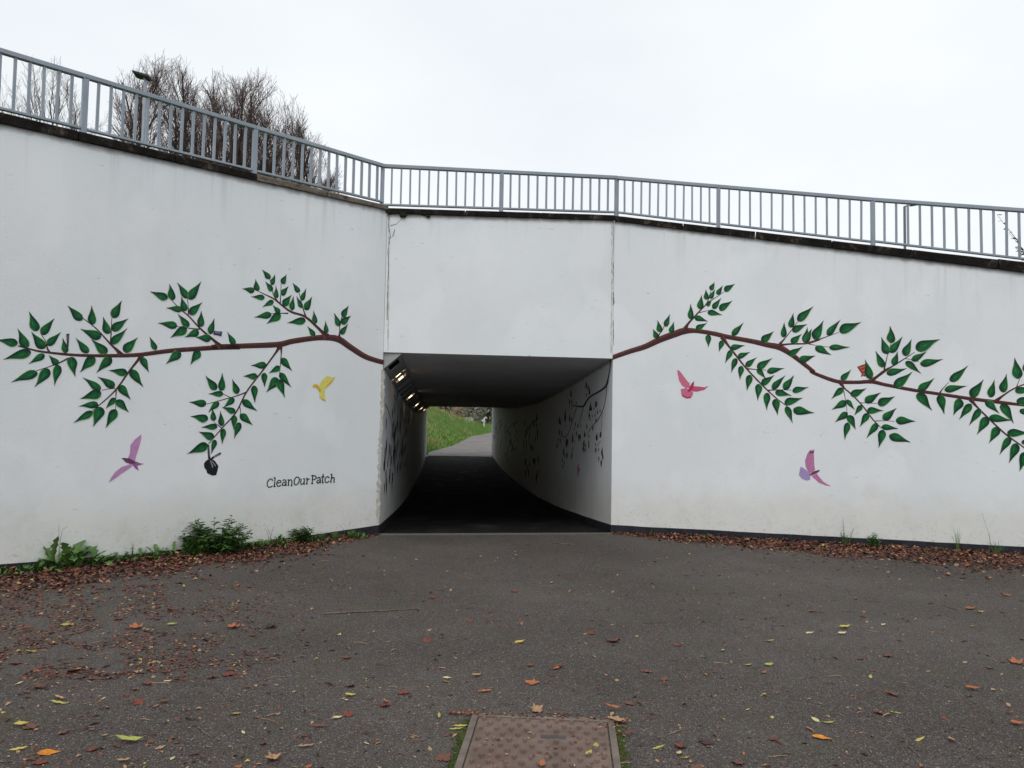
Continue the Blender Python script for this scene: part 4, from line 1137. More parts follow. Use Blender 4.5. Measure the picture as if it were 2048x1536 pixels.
WRW = [(0, .10), (.5, .26), (1.2, .52), (2.2, .90), (3.6, 1.40), (5.2, 1.7), (9, 1.8)]
for P, tab, L in ((WL, WLW, 7.0), (WR, WRW, 8.0)):
    k = 0
    while k < 14000:
        u = lr.uniform(0.0, L); wd = lerp_tab(tab, u) * (1 + .45 * noise.noise((u * 1.7, P.a.x, 0)))
        v = abs(lr.gauss(0, .50)) * wd
        dens = 1.0 if v < wd * .75 else .35
        if lr.random() > dens * min(1, wd / .5): continue
        hp = .055 * max(0, 1 - v / max(wd, .05)) * min(1, wd / .5)
        p = P.pt(u, .004 + hp * lr.random(), .012 + v)
        crumb(p, lr.uniform(.020, .058), pickc(), .55); k += 1
for k in range(6500):       # loose crumbs over the whole forecourt, thicker at the left
    px, py = lr.uniform(-60, 2100), 1090 + 460 * lr.random() ** 1.3
    if lr.random() > (1.0 if px < 560 else .55): continue
    p = on_ground(px, py)
    if (Vector((p.x, p.y)) - WL.a).dot(WL.n) < .02 or (Vector((p.x, p.y)) - WR.a).dot(WR.n) < .02 or p.y > 10.2: continue
    p.z = .004
    crumb(p, (lr.uniform(.005, .020) if lr.random() < .85 else lr.uniform(.02, .04)) * (.65 + .5 * (p.length / 8)), pickc((32, 24, 8, 26, 3, 3)), .45)
for k in range(6200):       # brown swathe at the left
    px, py = lr.uniform(-40, 640) * lr.random() ** .35, 1170 + 190 * lr.random() ** 1.4
    if noise.noise((px * .012, py * .03, 4)) < -.05: continue
    p = on_ground(px, py); p.z = .004
    crumb(p, lr.uniform(.010, .036), pickc((46, 26, 16, 10, 3, 1)), .3)
for k in range(420):        # bits gathered along the rim of the cover
    e = lr.random()
    if e < .55: a_, b_2 = lr.uniform(-.08, CW + .08), -abs(lr.gauss(0, .035)) + .015
    elif e < .75: a_, b_2 = lr.uniform(-.12, .04), lr.uniform(-.05, .02)
    elif e < .85: a_, b_2 = CW + lr.gauss(0, .04), lr.uniform(-.04, .2)
    else: a_, b_2 = lr.uniform(.05, CW - .05), lr.uniform(.04, .8)
    p = cp(a_, b_2, .012 if b_2 > 0 else .004)
    crumb(p, lr.uniform(.006, .028), pickc((40, 20, 10, 22, 6, 2)), .3)
for k in range(150):        # stalks and threads
    px, py = lr.uniform(-20, 2068), lr.uniform(1110, 1536); p = on_ground(px, py)
    if p.y > 9.5: continue
    an = lr.uniform(-.7, .7); L = lr.uniform(.03, .11); d_ = Vector((math.cos(an), math.sin(an), 0)) * L
    lm.tube([p + Vector((0, 0, .004)), p + d_ * .5 + Vector((-d_.y, d_.x, 0)) * lr.uniform(-.12, .12) + Vector((0, 0, .008)), p + d_ + Vector((0, 0, .003))], lr.uniform(.0010, .0022), 4, pickc((30, 40, 5, 25, 0, 0)), False)
tag(lm.obj('leaf_litter', [LP[c] for c in LCOL]), 'drifts of brown leaf litter along the foot of both wing walls and crumbs over the asphalt', 'leaf litter', kind='stuff')
# twigs
TWIG = mottled('twig_bark', (0.09, 0.065, 0.05, 1), (0.2, 0.15, 0.115, 1), 40, .85, .4, 200, .002)
def twig(pts, r, lab):
    P3 = [on_ground(x, y) + Vector((0, 0, r * 1.2)) for x, y in pts]
    m = MB(); m.tube(P3, [r, r * 1.1, r * .9, r * .6][:len(P3)], 5)
    tag(m.obj('twig', TWIG), lab, 'twig', 'twigs on the asphalt')
twig([(648, 1229), (700, 1226), (770, 1223), (838, 1219)], .006, 'long straight bare twig lying left of centre on the asphalt')
twig([(396, 1455), (408, 1466), (424, 1477)], .003, 'short twig lying aslant at the lower left')
twig([(1815, 1491), (1828, 1503), (1840, 1515)], .0025, 'fine twig lying aslant at the lower right')
twig([(1885, 1210), (1900, 1216), (1915, 1221)], .003, 'dark forked twig near the right litter drift')
twig([(1105, 1086), (1125, 1089), (1150, 1090)], .006, 'short stick lying just outside the tunnel mouth')

# ------------------------------------------------------------------ weeds
def leafmat(name, c0, c1):
    m = new_mat(name, c0, .55, .35); t = NT(m)
    t.color(t.ramp(t.noise(25, 4, .6), (.3, c0), (.7, c1))); t.bsdf.inputs['Transmission Weight'].default_value = 0
    return m
W_GRN = leafmat('weed_green', (0.055, 0.125, 0.025, 1), (0.10, 0.19, 0.045, 1))
W_DRK = leafmat('nettle_green', (0.020, 0.058, 0.016, 1), (0.048, 0.105, 0.026, 1))
W_LIM = leafmat('young_green', (0.085, 0.16, 0.035, 1), (0.12, 0.20, 0.045, 1))
W_DRY = leafmat('dry_stalk', (0.13, 0.12, 0.06, 1), (0.20, 0.18, 0.10, 1))
wr_ = random.Random(31)
def blade(L, w, droop, lobes, seed):
    """leaf growing along +Y, arching up then over"""
    r = random.Random(seed); m = MB(); n = 11; A, B, C_ = [], [], []
    for i in range(n + 1):
        t = i / n
        y = L * (t * (1 - .25 * droop * t)); z = L * (.75 * t - droop * t * t * .62)
        ww = w * (math.sin(math.pi * min(1, t * .93 + .07)) ** .7) * (.35 + .65 * t)
        if lobes and i % 2 == 0: ww *= .5
        if i == n: ww = .001
        A.append((-ww, y - .02 * L * (i % 2), z + ww * .35)); B.append((0, y, z)); C_.append((ww, y - .02 * L * (i % 2), z + ww * .35))
    for i in range(n):
        m.face([A[i], A[i + 1], B[i + 1], B[i]]); m.face([B[i], B[i + 1], C_[i + 1], C_[i]])
    return m
BL_D = [blade(1, .17, d, True, i).mesh('leaf', [W_GRN]) for i, d in enumerate((.45, .8, 1.2))]
BL_W = [blade(1, .25, d, True, i).mesh('leaf', [W_GRN]) for i, d in enumerate((.6, 1.1))]
BL_L = [blade(1, .16, d, True, i).mesh('leaf', [W_LIM], True) for i, d in enumerate((.6, 1.1))]
def wallbase(P, px, py, out):
    u = P.hit(px, py)[0]
    return P.pt(u, 0, out), u
def rosette(P, px, py, out, h, n, label, meshes, name='dandelion', cat='weed', up=.5):
    p, u = wallbase(P, px, py, out)
    t = thing(name, label, cat, p, 'weeds along the foot of the left wall')
    for k in range(n):
        an = 2 * math.pi * k / n + wr_.uniform(-.4, .4)
        L = 1.3 * h * wr_.uniform(.75, 1.25)
        M = Matrix.Translation(p) @ Matrix.Rotation(an, 4, 'Z') @ Matrix.Rotation(wr_.uniform(-.1, up), 4, 'X') @ Matrix.Scale(L, 4)
        inst('leaf', wr_.choice(meshes), t, M)
    return t
rosette(WL, 60, 1132, .16, .15, 9, 'low spreading dandelion at the far left foot of the wall', BL_D)
rosette(WL, 98, 1128, .10, .22, 8, 'dandelion with one tall upright leaf at the far left of the wall', BL_D, up=.9)
rosette(WL, 128, 1126, .12, .24, 9, 'broad leaved dandelion between two narrower ones at the left', BL_W, up=.8)
rosette(WL, 152, 1124, .13, .23, 8, 'bushy dandelion with bright ragged leaves right of the broad leaved one', BL_D, up=.9)
rosette(WL, 188, 1121, .12, .20, 8, 'dandelion with leaves lifted against the wall, rightmost of the left cluster', BL_W, up=.7)
rosette(WL, 75, 1140, .28, .14, 6, 'pale green flat rosette in front of the far left dandelions', BL_L)
rosette(WL, 275, 1112, .10, .13, 8, 'small dandelion behind the orange leaf at the wall foot', BL_D)
rosette(WL, 490, 1088, .12, .15, 10, 'dandelion just right of the big nettle clump', BL_W, up=.6)
rosette(WL, 548, 1082, .12, .15, 8, 'small dandelion halfway between the nettle clump and the ragwort', BL_D, up=.8)
rosette(WL, 40, 1137, .20, .13, 7, 'lowest dandelion, at the very left of the weed row', BL_D)
rosette(WL, 228, 1118, .12, .14, 8, 'dandelion among the spurge sprigs, left of the orange leaf', BL_D, up=.8)
rosette(WL, 305, 1110, .13, .13, 8, 'dandelion just right of the orange leaf at the wall foot', BL_W, up=.8)
rosette(WL, 340, 1106, .12, .13, 8, 'dandelion touching the light side shoots of the nettle clump', BL_D, up=.8)
rosette(WL, 518, 1086, .13, .12, 8, 'low dandelion below the dry flower stalks', BL_W, up=.6)
rosette(WL, 568, 1081, .12, .11, 7, 'small dandelion touching the rounded weed', BL_D, up=.7)
def leafy_stems(p, n, h, spread, lsize, mats, seed, dens=9, tip=.35):
    """stems and the small leaves on them; returns two meshes"""
    r = random.Random(seed); s, f = MB(), MB()
    for k in range(n):
        an = r.uniform(0, 6.28); rr = spread * math.sqrt(r.random())
        hh = h * r.uniform(.40, 1.08) * (1 - .35 * rr / max(spread, .01))
        b = p + Vector((rr * .35 * math.cos(an), rr * .35 * math.sin(an) * .6, 0))
        e = p + Vector((rr * math.cos(an), rr * math.sin(an) * .6, hh))
        m_ = b.lerp(e, .5) + Vector((0, 0, hh * .12))
        s.tube([b, m_, e], [.004, .003, .0015], 4)
        for q in range(dens):
            t = .12 + .88 * q / (dens - 1)
            c = b.lerp(m_, t * 2) if t < .5 else m_.lerp(e, t * 2 - 1)
            for sgn in (0, math.pi):
                a2 = q * 1.57 + sgn + r.uniform(-.4, .4); L = lsize * (1.15 - (1 - tip) * t) * r.uniform(.8, 1.2)
                d_ = Vector((math.cos(a2), math.sin(a2), r.uniform(-.1, .55))); sd = Vector((-math.sin(a2), math.cos(a2), 0)) * L * .27
                mid = c + d_ * L * .45
                f.face([c, mid + sd + Vector((0, 0, .1 * L)), c + d_ * L - Vector((0, 0, .12 * L))], r.randrange(len(mats))); f.face([c, c + d_ * L - Vector((0, 0, .12 * L)), mid - sd + Vector((0, 0, .1 * L))], r.randrange(len(mats)))
    return s, f
def herb(P, px, py, out, n, h, spread, lsize, mats, label, name, seed, dens=9, group=None):
    p, u = wallbase(P, px, py, out)
    t = thing(name, label, 'weed', p, group or 'weeds along the foot of the left wall')
    s, f = leafy_stems(p, n, h, spread, lsize, mats, seed, dens)
    s.obj('stem', W_GRN if mats[0] != W_DRY else W_DRY, t); f.obj('foliage', mats, t)
    return t
herb(WL, 414, 1098, .17, 54, .46, .42, .115, [W_DRK, W_GRN, W_GRN], 'big dark green nettle clump standing tallest against the left wall', 'nettle_clump', 1, 8)
herb(WL, 372, 1101, .16, 16, .24, .12, .07, [W_GRN, W_LIM], 'light green side shoots left of the big nettle clump', 'nettle_clump', 2, 7)
herb(WL, 458, 1092, .15, 14, .34, .14, .07, [W_DRK, W_GRN], 'thin dark shoots right of the big nettle clump', 'nettle_clump', 12, 7)
herb(WL, 593, 1077, .12, 24, .25, .15, .08, [W_GRN, W_DRK], 'compact rounded green weed standing alone right of the nettles', 'ragwort', 3, 8)
for i, (x, y, h, lab) in enumerate([(215, 1119, .13, 'small dark spurge sprig right of the dandelion cluster'), (222, 1118, .14, 'second dark spurge sprig beside the dandelion cluster'), (250, 1114, .17, 'taller spurge sprig above the orange leaf at the left'),
        (258, 1113, .20, 'tallest spurge sprig of the left row, toothed like a small fern'), (283, 1111, .13, 'short spurge sprig halfway to the nettle clump'), (297, 1110, .13, 'spurge sprig behind the orange leaf'), (309, 1109, .19, 'tall thin spurge sprig left of the nettle clump'),
        (317, 1108, .16, 'spurge sprig paired with the tall thin one'), (327, 1107, .15, 'spurge sprig with one broad leaf, closest left of the nettles')]):
    herb(WL, x, y, .10, 4, h, .03, .035, [W_GRN, W_DRK], lab, 'spurge_sprig', 40 + i, 8)
def stalk(P, paths, label, seeds=True, mat=None, group='dry stalks against the walls', name='dry_stalk'):
    t = None; mat = mat or W_DRY
    for pts in paths:
        P3 = []
        for x, y in pts:
            u, z = P.hit(x, y); P3.append(P.pt(u, max(z, 0), .08 + .0 * z))
        P3[0].z = 0
        if t is None: t = thing(name, label, 'weed', P3[0], group)
        m = MB(); m.tube(P3, [.0028 - .0014 * i / (len(P3) - 1) for i in range(len(P3))], 4); m.obj('stem', mat, t)
    return t
stalk(WL, [[(113, 1122), (116, 1075), (120, 1058), (131, 1050)], [(116, 1075), (113, 1048)]], 'thin forked dry stalk rising above the left dandelions')
stalk(WL, [[(535, 1085), (527, 1060), (521, 1055)], [(540, 1085), (532, 1062), (527, 1052)], [(530, 1085), (538, 1060), (541, 1051)]], 'tuft of dry flower stalks between the nettles and the ragwort')
stalk(WL, [[(685, 1070), (680, 1058), (673, 1049)]], 'single bent dry stalk above the grass near the tunnel')
def tuft(P, px, py, out, n, h, label, seed, mat, lean=.5, group='grass tufts at the wall foot'):
    r = random.Random(seed); p, u = wallbase(P, px, py, out); m = MB(); h *= 1.3; n = int(n * 1.5)
    for k in range(n):
        an = r.uniform(0, 6.28); L = h * r.uniform(.5, 1.1); ln = lean * r.uniform(.2, 1.2)
        d_ = Vector((math.cos(an), math.sin(an), 0)); sd = Vector((-d_.y, d_.x, 0)) * .003
        b = p + d_ * r.uniform(0, .03); q = b + d_ * L * ln * .35 + Vector((0, 0, L * .6)); e = b + d_ * L * ln + Vector((0, 0, L * (1 - .3 * ln)))
        m.face([b - sd, b + sd, q + sd * .8, q - sd * .8]); m.face([q - sd * .8, q + sd * .8, e])
    o = m.obj('grass_tuft', mat)
    return tag(o, label, 'grass', group)
tuft(WR, 1908, 1100, .14, 8, .27, 'upright grass tuft against the right wall, left one of two', 1, W_GRN, .25)
tuft(WR, 1985, 1106, .16, 22, .17, 'sprawling grass tuft against the right wall near the photo edge', 2, W_GRN, .8)
tuft(WL, 632, 1075, .12, 40, .12, 'short grass tuft right of the rounded weed', 3, W_GRN, .8)
tuft(WL, 660, 1072, .12, 50, .10, 'bright low grass tuft between the rounded weed and the tunnel', 4, W_LIM, .9)
tuft(WL, 695, 1069, .10, 40, .09, 'low grass tuft nearest the tunnel mouth', 5, W_GRN, .9)
tuft(WL, 505, 1092, .22, 40, .12, 'grass tuft in front of the dandelion beside the nettles', 6, W_GRN, .8)
stalk(WR, [[(1983, 1105), (1974, 1070), (1972, 1062), (1960, 1025)], [(1974, 1070), (1976, 1062)]], 'tall bent seed stalk rising from the right grass tuft')
herb(WR, 1688, 1085, .10, 7, .40, .12, .03, [W_GRN, W_DRY], 'tall wispy weed with sparse leaves against the right wall', 'wispy_weed', 60, 11, 'weeds along the foot of the right wall')
herb(WR, 1746, 1088, .13, 16, .20, .12, .06, [W_GRN, W_DRK, W_LIM], 'bushy green weed with a touch of orange against the right wall', 'bramble_shoot', 61, 6, 'weeds along the foot of the right wall')
herb(WR, 1413, 1078, .12, 4, .09, .05, .04, [W_LIM, W_GRN], 'tiny pale seedling in the litter by the right wall', 'seedling', 62, 5, 'weeds along the foot of the right wall')
herb(WR, 1308, 1068, .10, 5, .12, .06, .022, [W_GRN], 'small sprig of three shoots by the right wall near the tunnel', 'seedling', 63, 7, 'weeds along the foot of the right wall')
# low green cover between the left weeds
m = MB(); r = random.Random(14)
for k in range(7000):
    u = r.uniform(.35, 4.55); v = abs(r.gauss(0, .10)) + .02
    if noise.noise((u * 2.1, 3, 0)) < -.12 + .2 * r.random(): continue
    p = WL.pt(u, .01, v); an = r.uniform(0, 6.28); L = r.uniform(.015, .055) * (1.0 + 1.3 * max(0, noise.noise((u * 3.3, 8, 0))) + .25)
    d_ = Vector((math.cos(an) * .8, math.sin(an) * .8, r.uniform(.3, 1.2))) * L; sd = Vector((-math.sin(an), math.cos(an), 0)) * L * .22
    m.face([p, p + d_ * .5 + sd, p + d_, p + d_ * .5 - sd], r.randrange(3))
tag(m.obj('ground_cover', [W_GRN, W_DRK, W_GRN]), 'low green ground cover between the weeds at the foot of the left wall', 'ground cover', kind='stuff')
for px, py, s_, colr, lab in ((300, 1126, .13, 'orange', 'large orange leaf caught at the foot of the left wall weeds'), (16, 1150, .17, 'orange', 'large orange leaf on the litter at the left photo edge'), (1780, 1094, .08, 'orange', 'orange leaf hanging in the bushy weed by the right wall')):
    o = put_leaf(on_ground(px, py), s_, 'lobed', colr, lab, z=.05)

# ------------------------------------------------------------------ bare trees, lamps and shrub above
BARK = mottled('dark_bark', (0.035, 0.024, 0.022, 1), (0.075, 0.052, 0.048, 1), 6, .9, .4, 40, .01)
TWG = mottled('purple_brown_twigs', (0.085, 0.055, 0.052, 1), (0.14, 0.095, 0.09, 1), 3, .9, 0)
def bare_tree(name, label, base, h, stems, seed, spread=.35, lvl=4, kids=(8, 7, 5, 3), cat='tree', group=None, lean=(0, 0), thick=1.0, env=None):
    r = random.Random(seed); tr, cr_ = MB(), MB()
    ec, erx, erz = env
    def outside(p, k):
        d_ = p - ec
        if d_.z < 0: return math.hypot(d_.x, d_.y) > erx * k
        return (d_.x / erx) ** 2 + (d_.y / erx) ** 2 + (d_.z / erz) ** 2 > k * k
    def grow(p, d, L, rad, level):
        n = 6 if level < 1 else (5 if level < 2 else (3 if level < 4 else 2))
        lim = r.uniform(.86, 1.06) + (.14 if r.random() < .06 else 0)
        for q in range(1, 13):
            if outside(p + d * (L * q / 12) + Vector((0, 0, .12 * L * (q / 12) ** 2)), lim):
                L *= max(q - .5, .5) / 12; break
        if L < .16: return
        pts, rads = [p.copy()], [rad]; dd = d.copy()
        for i in range(n):
            dd = (dd + Vector((r.gauss(0, .12), r.gauss(0, .12), .05 if level else .02))).normalized()
            nxt = pts[-1] + dd * L / n
            if len(pts) > 1 and outside(nxt, lim * 1.04): break
            pts.append(nxt); rads.append(max(rad * (1 - .72 * (i + 1) / n), .0034 * thick))
        n = len(pts) - 1
        (tr if level == 0 else cr_).tube(pts, rads, 6 if level < 1 else (4 if level < 2 else 3), 0, False)
        if level >= lvl: return
        k = kids[level]
        for q in range(k):
            t = (.50 if level == 0 else .12) + (.98 - (.48 if level == 0 else .2)) * (q + r.random() * .8) / k
            t = min(t, .99); i = min(int(t * n), n - 1); f_ = t * n - i
            b = pts[i].lerp(pts[i + 1], f_)
            ax = (pts[i + 1] - pts[i]).normalized()
            pr = ax.cross(Vector((r.gauss(0, 1), r.gauss(0, 1), r.gauss(0, 1)))).normalized()
            ang = r.uniform(.35, .75)
            nd = (ax * math.cos(ang) + pr * math.sin(ang) + Vector((0, 0, .22))).normalized()
            if level > 0 and outside(b, 1.0): continue
            grow(b, nd, L * (r.uniform(.28, .48) if level == 0 else r.uniform(.38, .62)) * (1.12 - .35 * t), rads[i] * .58, level + 1)
    t = thing(name, label, cat, base, group)
    for s_ in range(stems):
        an = 2 * math.pi * s_ / stems + r.uniform(-.5, .5); k = spread * r.uniform(.3, 1.0)
        d = Vector((math.cos(an) * k + lean[0], math.sin(an) * k + lean[1], 1)).normalized()
        grow(Vector(base) + Vector((math.cos(an) * .12, math.sin(an) * .12, 0)), d, h * r.uniform(.80, 1.0), .062 * thick * h / 8, 0)
    tr.obj('trunk', BARK, t); cr_.obj('crown', TWG, t)
    return t
def base_at(px, Y, z): p = at_depth(px, 300, Y); return Vector((p.x, Y, z))
def env_at(px, py, Y, rx, rz): return (at_depth(px, py, Y), rx * Y / FPX, rz * Y / FPX)
GT, GB = 'bare trees behind the railing', 'bare bushes behind the railing'
bare_tree('bare_tree', 'tall bare many stemmed tree behind the railing, beside the dark flat headed lamp', base_at(325, 25, 5.0), 9.0, 10, 23, .22, group=GT, env=env_at(328, 262, 25, 112, 156))
bare_tree('bare_tree', 'broad bare tree behind the railing, densest and right of the lamp post', base_at(480, 25, 5.0), 8.6, 9, 24, .26, group=GT, env=env_at(492, 290, 25, 136, 150))
bare_tree('bare_tree', 'bare tree at the right of the group, sloping down behind the railing', base_at(575, 26, 4.6), 7.4, 8, 25, .18, group=GT, env=env_at(582, 370, 26, 92, 140))
bare_tree('bare_tree', 'bare tree set back in the middle of the group, filling the gap between the crowns', base_at(412, 27, 5.0), 8.9, 9, 15, .2, group=GT, env=env_at(408, 290, 27, 100, 140))
bare_tree('bare_bush', 'low twiggy bush behind the railing, lowest at the right of the bare trees', base_at(655, 26, 4.4), 6.0, 7, 6, .18, cat='bush', group=GB, env=env_at(645, 420, 26, 70, 122))
bare_tree('bare_bush', 'thin twiggy bush behind the railing at the far left', base_at(85, 21, 4.4), 8.8, 8, 27, .19, kids=(7, 6, 4, 2), cat='bush', group=GB, thick=.7, env=env_at(75, 250, 21, 96, 150))
bare_tree('bare_bush', 'small twiggy bush behind the left railing post, left of the lamp', base_at(190, 23, 4.4), 7.6, 7, 8, .15, kids=(7, 6, 4, 2), cat='bush', group=GB, thick=.7, env=env_at(190, 310, 23, 76, 105))
LMETAL = mottled('galvanised_column', (0.22, 0.25, 0.29, 1), (0.29, 0.32, 0.36, 1), 4, .5, .1, 30, .002, .4)
LGREY = new_mat('weathered_lamp_column', (0.11, 0.115, 0.125, 1), .5, .3)
LDARK = new_mat('lamp_head_dark', (0.03, 0.032, 0.036, 1), .45, .4)
lp = at_depth(291, 160, 20); lb = Vector((lp.x, 20, 3.9))
t = thing('street_lamp', 'street lamp with a dark flat tilted head in front of the bare trees', 'street lamp', lb)
m = MB(); m.tube([lb, lb + Vector((0, 0, 2.2))], .06, 10); m.tube([lb + Vector((0, 0, 2.2)), Vector((lp.x, 20, lp.z))], .042, 10); m.obj('column', LMETAL, t, True)
m = MB(); c = at_depth(284, 152, 20); ax, ay, az_ = Vector((1, .0, -.22)).normalized(), Vector((0, 1, -.15)).normalized(), Vector((.2, .15, 1)).normalized()
pr_ = [(-.20, -.16, .03), (.20, -.12, .045), (.22, .12, .045), (-.20, .16, .03)]
m.box8([c + ax * x * .92 + ay * y * .9 - az_ * z for x, y, z in pr_] + [c + ax * x + ay * y + az_ * (z * .6) for x, y, z in pr_]); m.obj('lamp_head', LDARK, t, bevel=.012)
m = MB(); m.tube([Vector((lp.x, 20, lp.z - .1)), c + Vector((.06, 0, -.01))], .03, 8); m.obj('bracket', LMETAL, t)
lp = at_depth(1809, 413, 42); lb = Vector((lp.x, 42, 4.0))
t = thing('street_lamp', 'distant street lamp with a short sideways arm seen through the right railing', 'street lamp', lb)
m = MB(); m.tube([lb, Vector((lp.x, 42, 8)), lp], [.11, .085, .07], 8); m.obj('column', LGREY, t, True)
q = at_depth(1839, 408, 42); m = MB(); m.tube([lp, lp.lerp(q, .5) + Vector((0, 0, .03))], .04, 8); m.obj('arm', LMETAL, t)
m = MB(); m.bar(lp.lerp(q, .42), q, Vector((0, 1, 0)), UP, .22, .10); m.obj('lamp_head', LDARK, t, bevel=.02)
# reddish shrub at the right edge
sb = WR.pt(5.40, cope_top['R'](5.4) - .10, -.50)
t = thing('autumn_shrub', 'shrub with red brown autumn leaves poking through the railing at the right edge', 'shrub', sb)
A_RED = leafmat('autumn_red', (.16, .035, .03, 1), (.26, .08, .04, 1)); A_DK = leafmat('autumn_dark_green', (.03, .045, .025, 1), (.06, .07, .03, 1)); A_OR = leafmat('autumn_orange', (.30, .10, .03, 1), (.40, .17, .05, 1))
r = random.Random(2); s_, f_ = MB(), MB()
for k in range(13):
    d_ = Vector((r.uniform(-.75, .6), r.uniform(-.35, .4), r.uniform(.35, 1.1))); e = sb + d_ * r.uniform(.55, .9)
    mid = sb.lerp(e, .5) + Vector((0, 0, .1))
    s_.tube([sb, mid, e], [.008, .005, .002], 4)
    for q in range(9):
        c = mid.lerp(e, q / 8) if q > 3 else sb.lerp(mid, .4 + q / 7); an = r.uniform(0, 6.28); L = r.uniform(.05, .09)
        v = Vector((math.cos(an), math.sin(an), r.uniform(-.6, .2))); w = Vector((-math.sin(an), math.cos(an), 0)) * L * .3
        f_.face([c, c + v * L * .5 + w, c + v * L, c + v * L * .5 - w], r.choice((0, 0, 1, 2)))
s_.obj('stem', BARK, t); f_.obj('foliage', [A_RED, A_DK, A_OR], t)

# ------------------------------------------------------------------ beyond the tunnel
m = MB(); r = random.Random(6)
k = 0
while k < 16000:
    Y = FARY + .3 + 32 * r.random() ** 1.5; x = xl(Y) - r.random() ** 1.3 * 9
    if x < -7: continue
    k += 1
    z = far_h(x, Y); an = r.uniform(0, 6.28); L = r.uniform(.06, .20) * (1 + .6 * max(0, noise.noise((x * .9, Y * .9, 2))))
    d_ = Vector((math.cos(an) * .5, math.sin(an) * .5, 1)) * L; sd = Vector((-math.sin(an), math.cos(an), 0)) * .018
    dryness = noise.noise((x * .5, Y * .5, 5)) + .20 * (xl(Y) - x) - .12 + r.gauss(0, .25)
    mi = 2 if dryness > .35 else (1 if r.random() < .45 else 0)
    m.face([Vector((x, Y, z - .01)) - sd, Vector((x, Y, z - .01)) + sd, Vector((x, Y, z)) + d_], mi)
tag(m.obj('bank_grass', [leafmat('fresh_grass', (.15, .29, .035, 1), (.20, .36, .055, 1)), leafmat('deep_grass', (.085, .18, .03, 1), (.12, .23, .04, 1)), leafmat('straw_grass', (.27, .25, .08, 1), (.34, .30, .11, 1))]), 'rough grass on the bank beside the path beyond the tunnel', 'grass', kind='stuff')
OLV = [mottled('hazed_olive_crown', (.14, .15, .095, 1), (.23, .235, .17, 1), 2, .9, 0), mottled('hazed_twig_crown', (.26, .24, .20, 1), (.38, .35, .30, 1), 2, .9, 0)]  # crown colours made paler to put the distant mist into them
def leafy_tree(name, label, base, h, w, seed, mats, n=1500, cat='tree', group='trees beyond the tunnel', ls=.42):
    r = random.Random(seed); t = thing(name, label, cat, base, group); b = Vector(base); tr = MB(); cr_ = MB()
    tr.tube([b, b + Vector((.1, 0, h * .35)), b + Vector((.0, .1, h * .7))], [.16 * h / 8, .11 * h / 8, .05], 7)
    cl = []
    for k in range(16):
        an = r.uniform(0, 6.28); e = b + Vector((math.cos(an) * w * r.uniform(.2, .8), math.sin(an) * w * .6, h * r.uniform(.06, .9)))
        tr.tube([b + Vector((0, 0, h * r.uniform(.02, .15))), b.lerp(e, .6) + Vector((0, 0, .3)), e], [.06, .04, .015], 4); cl.append(e)
    for k in range(n):
        c = r.choice(cl) + Vector((r.gauss(0, w * .28), r.gauss(0, w * .28), r.gauss(0, h * .11)))
        if c.z < b.z: continue
        v = Vector((r.gauss(0, 1), r.gauss(0, 1), r.gauss(0, 1))).normalized(); u_ = v.orthogonal().normalized(); L = ls * r.uniform(.5, 1.2)
        cr_.face([c, c + v * L * .5 + u_ * L * .16, c + v * L, c + v * L * .5 - u_ * L * .16], r.randrange(len(mats)))
    tr.obj('trunk', BARK, t); cr_.obj('crown', mats, t)
def far_base(px, Y): p = at_depth(px, 848, Y); return (p.x, Y, far_h(p.x, Y) - .05)
leafy_tree('background_tree', 'dark olive tree filling the right of the view through the tunnel', far_base(975, 92), 6.5, 4.2, 1, OLV, 4200)
leafy_tree('background_tree', 'grey twiggy tree in the middle of the view through the tunnel', far_base(938, 100), 6.5, 4.5, 2, [OLV[1], OLV[0]], 4200)
leafy_tree('background_tree', 'olive tree left of the tan bush beyond the tunnel', far_base(893, 105), 6.5, 4.5, 3, OLV, 3600)
leafy_tree('background_tree', 'olive tree at the far left of the view through the tunnel', far_base(862, 112), 7.5, 4.5, 5, OLV, 3000)
leafy_tree('background_tree', 'olive tree just out past the right tunnel wall', far_base(1010, 96), 7, 4.5, 6, OLV, 3000)
m = MB(); r = random.Random(12)
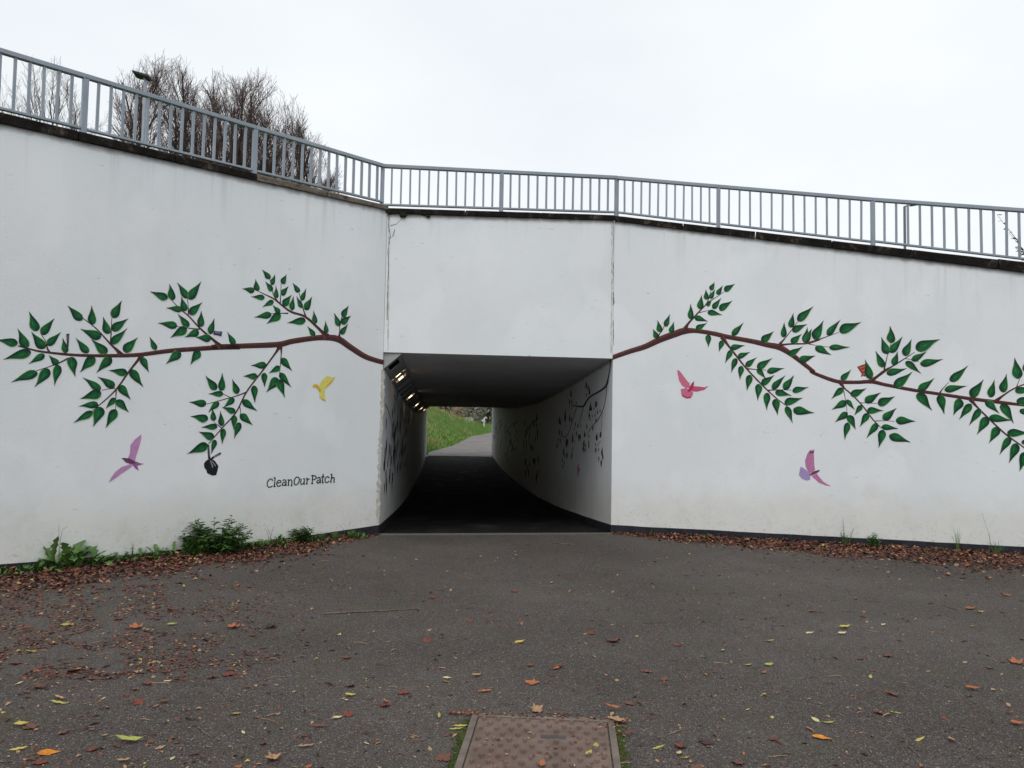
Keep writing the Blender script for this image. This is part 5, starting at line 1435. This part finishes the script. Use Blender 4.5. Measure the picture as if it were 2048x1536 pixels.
for k in range(9000):
    c = Vector((r.uniform(-14, 26), 122 + r.uniform(-3, 3), 0)); top = 6.5 + 2.5 * noise.noise((c.x * .25, 0, 7))
    c.z = path_z(120) - .3 + top * r.random() ** .8
    v = Vector((r.gauss(0, 1), r.gauss(0, .5), r.gauss(0, 1))).normalized(); u_ = v.cross(Vector((0, 1, 0))).normalized(); L = r.uniform(.5, 1.1)
    m.face([c, c + v * L * .5 + u_ * L * .22, c + v * L, c + v * L * .5 - u_ * L * .22], r.randrange(2))
tag(m.obj('woodland', OLV), 'far olive grey woodland closing the view beyond the tunnel', 'woodland', kind='stuff')
TAN = mottled('tan_dry_foliage', (.24, .18, .11, 1), (.36, .28, .18, 1), 3, .9, 0)
leafy_tree('tan_bush', 'pale tan pointed bush on the crest of the grass bank beyond the tunnel', far_base(917, 74), 2.3, .8, 9, [TAN], 1300, 'bush', None, .2)
WHITE = new_mat('white_paint', (.7, .71, .7, 1), .5)
b = Vector(far_base(968, 66)); t = thing('signpost', 'small white sign post beside the far path seen through the tunnel', 'sign post', b)
m = MB(); m.bar(b, b + Vector((0, 0, .75)), Vector((1, 0, 0)), Vector((0, 1, 0)), .10, .10); m.obj('post', WHITE, t)
m = MB(); m.bar(b + Vector((-.20, -.06, .55)), b + Vector((.08, -.06, .62)), Vector((0, 1, 0)), UP, .03, .14); m.obj('sign_board', WHITE, t)
m = MB(); m.bar(b + Vector((-.02, -.06, .76)), b + Vector((.20, -.06, .84)), Vector((0, 1, 0)), UP, .03, .12); m.obj('sign_board', WHITE, t)
b = Vector(far_base(930, 72)); t = thing('white_fence', 'short white picket fence running downhill beyond the grass bank', 'fence', b)
for k in range(7):
    p = Vector(far_base(930 + k * 2.6, 72)); m = MB(); m.bar(p, p + Vector((0, 0, .5 + .05 * (k % 2))), Vector((1, 0, 0)), Vector((0, 1, 0)), .04, .03); m.obj('picket', WHITE, t)
p0, p1 = Vector(far_base(930, 72)), Vector(far_base(945.6, 72))
m = MB(); m.bar(p0 + Vector((0, .04, .3)), p1 + Vector((0, .04, .3)), Vector((0, 1, 0)), UP, .03, .07); m.obj('fence_rail', WHITE, t)
